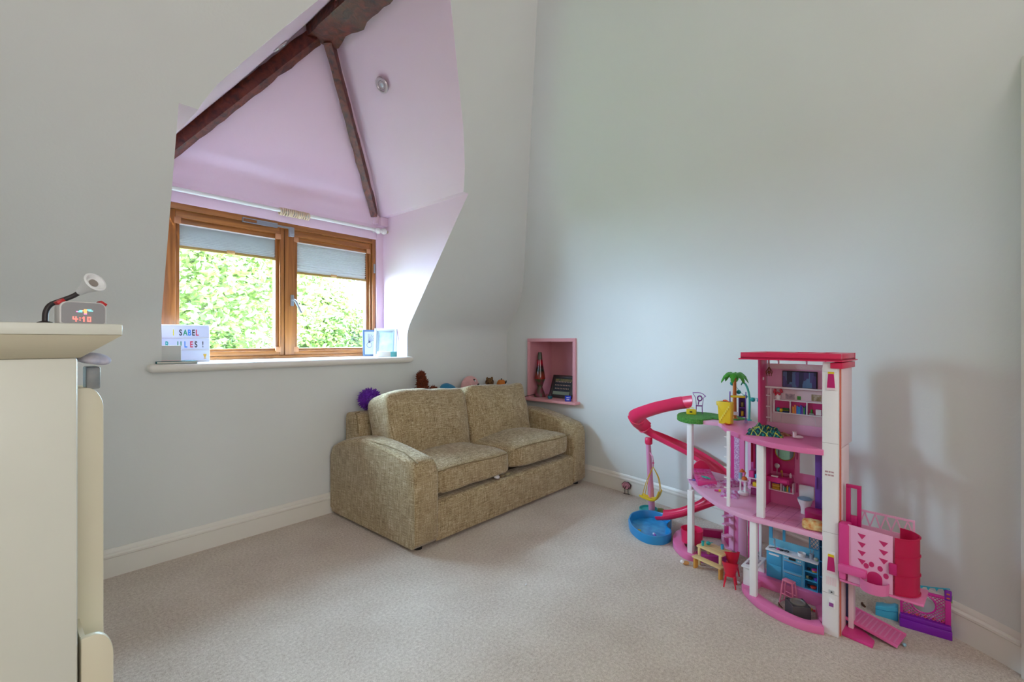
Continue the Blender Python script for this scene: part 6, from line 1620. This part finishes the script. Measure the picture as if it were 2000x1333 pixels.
YO = M('rope_yellow', (228, 180, 50), 0.5)
top = Vector((-0.050, -0.036, 0.300))
for a in ((-0.068, 0.030, 0.105), (-0.030, 0.028, 0.105), (-0.060, -0.085, 0.150), (-0.030, -0.080, 0.150)):
    a = Vector(a); mid = top.lerp(a, 0.5) + Vector((0, -0.012 if a.y < 0 else 0.004, 0.01)); MB().tube(catmull([top, mid, a], 6), 0.0024, 6).build('rope', YO, t)
mb = MB(); fr = []
for y, z in ((0.045, 0.100), (0.02, 0.092), (-0.03, 0.086), (-0.055, 0.092), (-0.072, 0.115), (-0.085, 0.150)):
    fr.append(Vector((-0.048, y, z)))
mb.sweep([(p, Vector((1, 0, 0)), Vector((0, 0.25, 1)).normalized()) for p in fr], [(-0.026, 0), (0.026, 0), (0.028, 0.014), (0.022, 0.014), (0.020, 0.006), (-0.020, 0.006), (-0.022, 0.014), (-0.028, 0.014)]); mb.build('seat', YEL, t, bevel=0.0015)
# ramp, playpen, steps
t = gthing('toy_ramp', 'pink plastic toy ramp lying on the carpet beside the tower', 'toy ramp', 2.205, 0.118, math.radians(-12))
RP_ = M('ramp_pink', (236, 110, 170), 0.35)
xf = Matrix.Translation((0, 0, 0.028)) @ Matrix.Rotation(math.radians(10), 4, 'X')
MB().box(-0.052, 0.052, -0.082, 0.082, -0.004, 0.0, xf).build('deck', RP_, t, bevel=0.001)
for sx in (-1, 1): MB().box(sx * 0.052 - 0.003, sx * 0.052 + 0.003, -0.082, 0.082, -0.008, 0.004, xf).build('side_rail', RP_, t, bevel=0.001)
mb = MB()
for k in range(11): mb.box(-0.044, 0.044, -0.07 + k * 0.014, -0.066 + k * 0.014, 0, 0.0012, xf)
mb.build('tread', M('ramp_tread', (240, 140, 190), 0.35), t)
MB().ball((-0.012, -0.090, 0.008), (0.008, 0.006, 0.006), 10, 6).build('hook', M('hook_blue', (150, 190, 206), 0.4), t)
t = gthing('toy_playpen', 'magenta lattice toy pet pen on a purple base against the wall', 'toy pen', 2.345, -0.024, math.radians(3))
PG = M('toy_magenta2', (206, 40, 150), 0.35); PB = M('toy_purple_deep', (130, 24, 170), 0.35)
W_ = 0.074
MB().box(-0.020, 0.018, -W_, W_, 0.0, 0.032).build('base', PB, t, bevel=0.002)
MB().box(-0.017, 0.016, -W_ + .002, W_ - .002, 0.032, 0.048).build('base_step', PB, t, bevel=0.002)
mb = MB(); H1 = 0.150
mb.box(-0.004, 0.004, W_ - 0.010, W_ - 0.002, 0.048, H1).box(-0.004, 0.004, -W_ + 0.002, -W_ + 0.018, 0.048, H1 - 0.01).box(-0.004, 0.004, -W_ + .018, W_ - .010, H1 - 0.010, H1)
mb.build('pen_frame', PG, t, bevel=0.001)
cyc, czc, RR = 0.005, 0.103, 0.036
MB().tube([(0, cyc + RR * math.cos(2 * PI * k / 30), czc + RR * math.sin(2 * PI * k / 30)) for k in range(30)], 0.003, 6, True).build('hoop', PG, t)
mb = MB()
for k in range(-14, 18):
    for s_ in (1, -1):
        run = []; segs = []
        for q_ in range(61):
            z = 0.048 + (H1 - 0.056) * q_ / 60; y = k * 0.0115 + s_ * (z - 0.048)
            ok = -W_ + 0.016 < y < W_ - 0.008 and math.hypot(y - cyc, z - czc) > RR
            if ok: run.append((0, y, z))
            if (not ok or q_ == 60) and run:
                if len(run) > 3: segs.append((run[0], run[-1]))
                run = []
        for a, b_ in segs: mb.tube([a, b_], 0.0013, 4)
mb.build('lattice', PG, t)
MB().box(-0.006, 0.008, -W_ + 0.0, -W_ + 0.020, H1 - 0.012, H1 + 0.024).build('toy_post', PB, t, bevel=0.002)
mb = MB(); mb.cbox((-0.0065, -W_ + 0.010, H1 + 0.013), (0.001, 0.009, 0.005)); mb.cbox((-0.0065, -W_ + 0.010, H1 - 0.002), (0.001, 0.009, 0.005)); mb.build('post_light', ORG, t)
MB().box(0.003, 0.009, -W_ - 0.002, -W_ + 0.002, H1 - 0.02, H1 + 0.006).build('green_clip', M('clip_green', (110, 190, 60), 0.4), t)
mb = MB(); flag = catmull([(0.004, 0.058, H1 + 0.022), (0.004, 0.01, H1 + 0.016), (0.004, -W_ + 0.004, H1 + 0.030)], 8)
mb.tube(flag, 0.0022, 6); bn = mb.build('bunting_cord', M('bunting_teal', (40, 168, 190), 0.45), t)
for k in range(1, 14, 2):
    p = flag[k + 1]; MB().prism([(0.006, 0), (-0.006, 0), (0, -0.013)], -0.0006, 0.0006, Matrix.Translation(p) @ Matrix(((0, 0, 1, 0), (1, 0, 0, 0), (0, 1, 0, 0), (0, 0, 0, 1)))).build('flag', MATS['bunting_teal'], bn, smooth=0)
mb = MB()
for k in range(5): mb.ball((0.006, 0.045 - k * 0.024, 0.052), 0.006, 8, 6)
mb.build('ball_pit', ORG, t)
t = gthing('toy_steps', 'turquoise wavy toy steps at the left of the pet pen', 'toy steps', 2.372, 0.088, math.radians(0))
mb = MB(); prof_ = [(0.036, 0.0), (-0.034, 0.0), (-0.034, 0.052), (-0.022, 0.053), (-0.010, 0.046), (0.004, 0.042), (0.016, 0.042), (0.026, 0.038), (0.036, 0.036)]
mb.prism(prof_, -0.022, 0.022, Matrix(((0, 0, 1, 0), (1, 0, 0, 0), (0, 1, 0, 0), (0, 0, 0, 1)))); mb.build('steps', M('steps_blue', (70, 176, 206), 0.35), t, bevel=0.003)
MB().tube([(-0.0225, 0.036, 0.026), (-0.0225, 0.0, 0.030), (-0.0225, -0.034, 0.040)], 0.0015, 5).build('groove', M('steps_blue_dark', (40, 140, 180), 0.4), t)
t = gthing('toy_scrap', 'small dark brown toy scrap on the carpet behind the lift', 'scrap', 2.40, 0.165, 0.4)
MB().tube([(-0.014, 0, 0.004), (0.0, 0.004, 0.006), (0.014, 0.0, 0.004)], 0.0045, 6).build('scrap', M('scrap_dark', (90, 50, 20), 0.7), t)
t = gthing('white_trinket', 'tiny white plastic trinket on the carpet under the red chairs', 'trinket', 2.245, 0.605, 0.2)
MB().ball((0, 0, 0.005), (0.009, 0.007, 0.005), 10, 6).build('trinket', TWHITE, t); MB().ball((0.008, 0.006, 0.004), (0.004, 0.004, 0.004), 8, 6).build('loop', TWHITE, t)
t = gthing('carpet_crumb', 'tiny white crumb on the carpet in front of the sofa', 'crumb', 1.60, 1.32, 0.2)
MB().ball((0, 0, 0.003), (0.008, 0.004, 0.003), 8, 6).build('crumb', TWHITE, t); MB().ball((0.006, 0.003, 0.002), (0.003, 0.003, 0.002), 8, 6).build('speck', TWHITE, t)
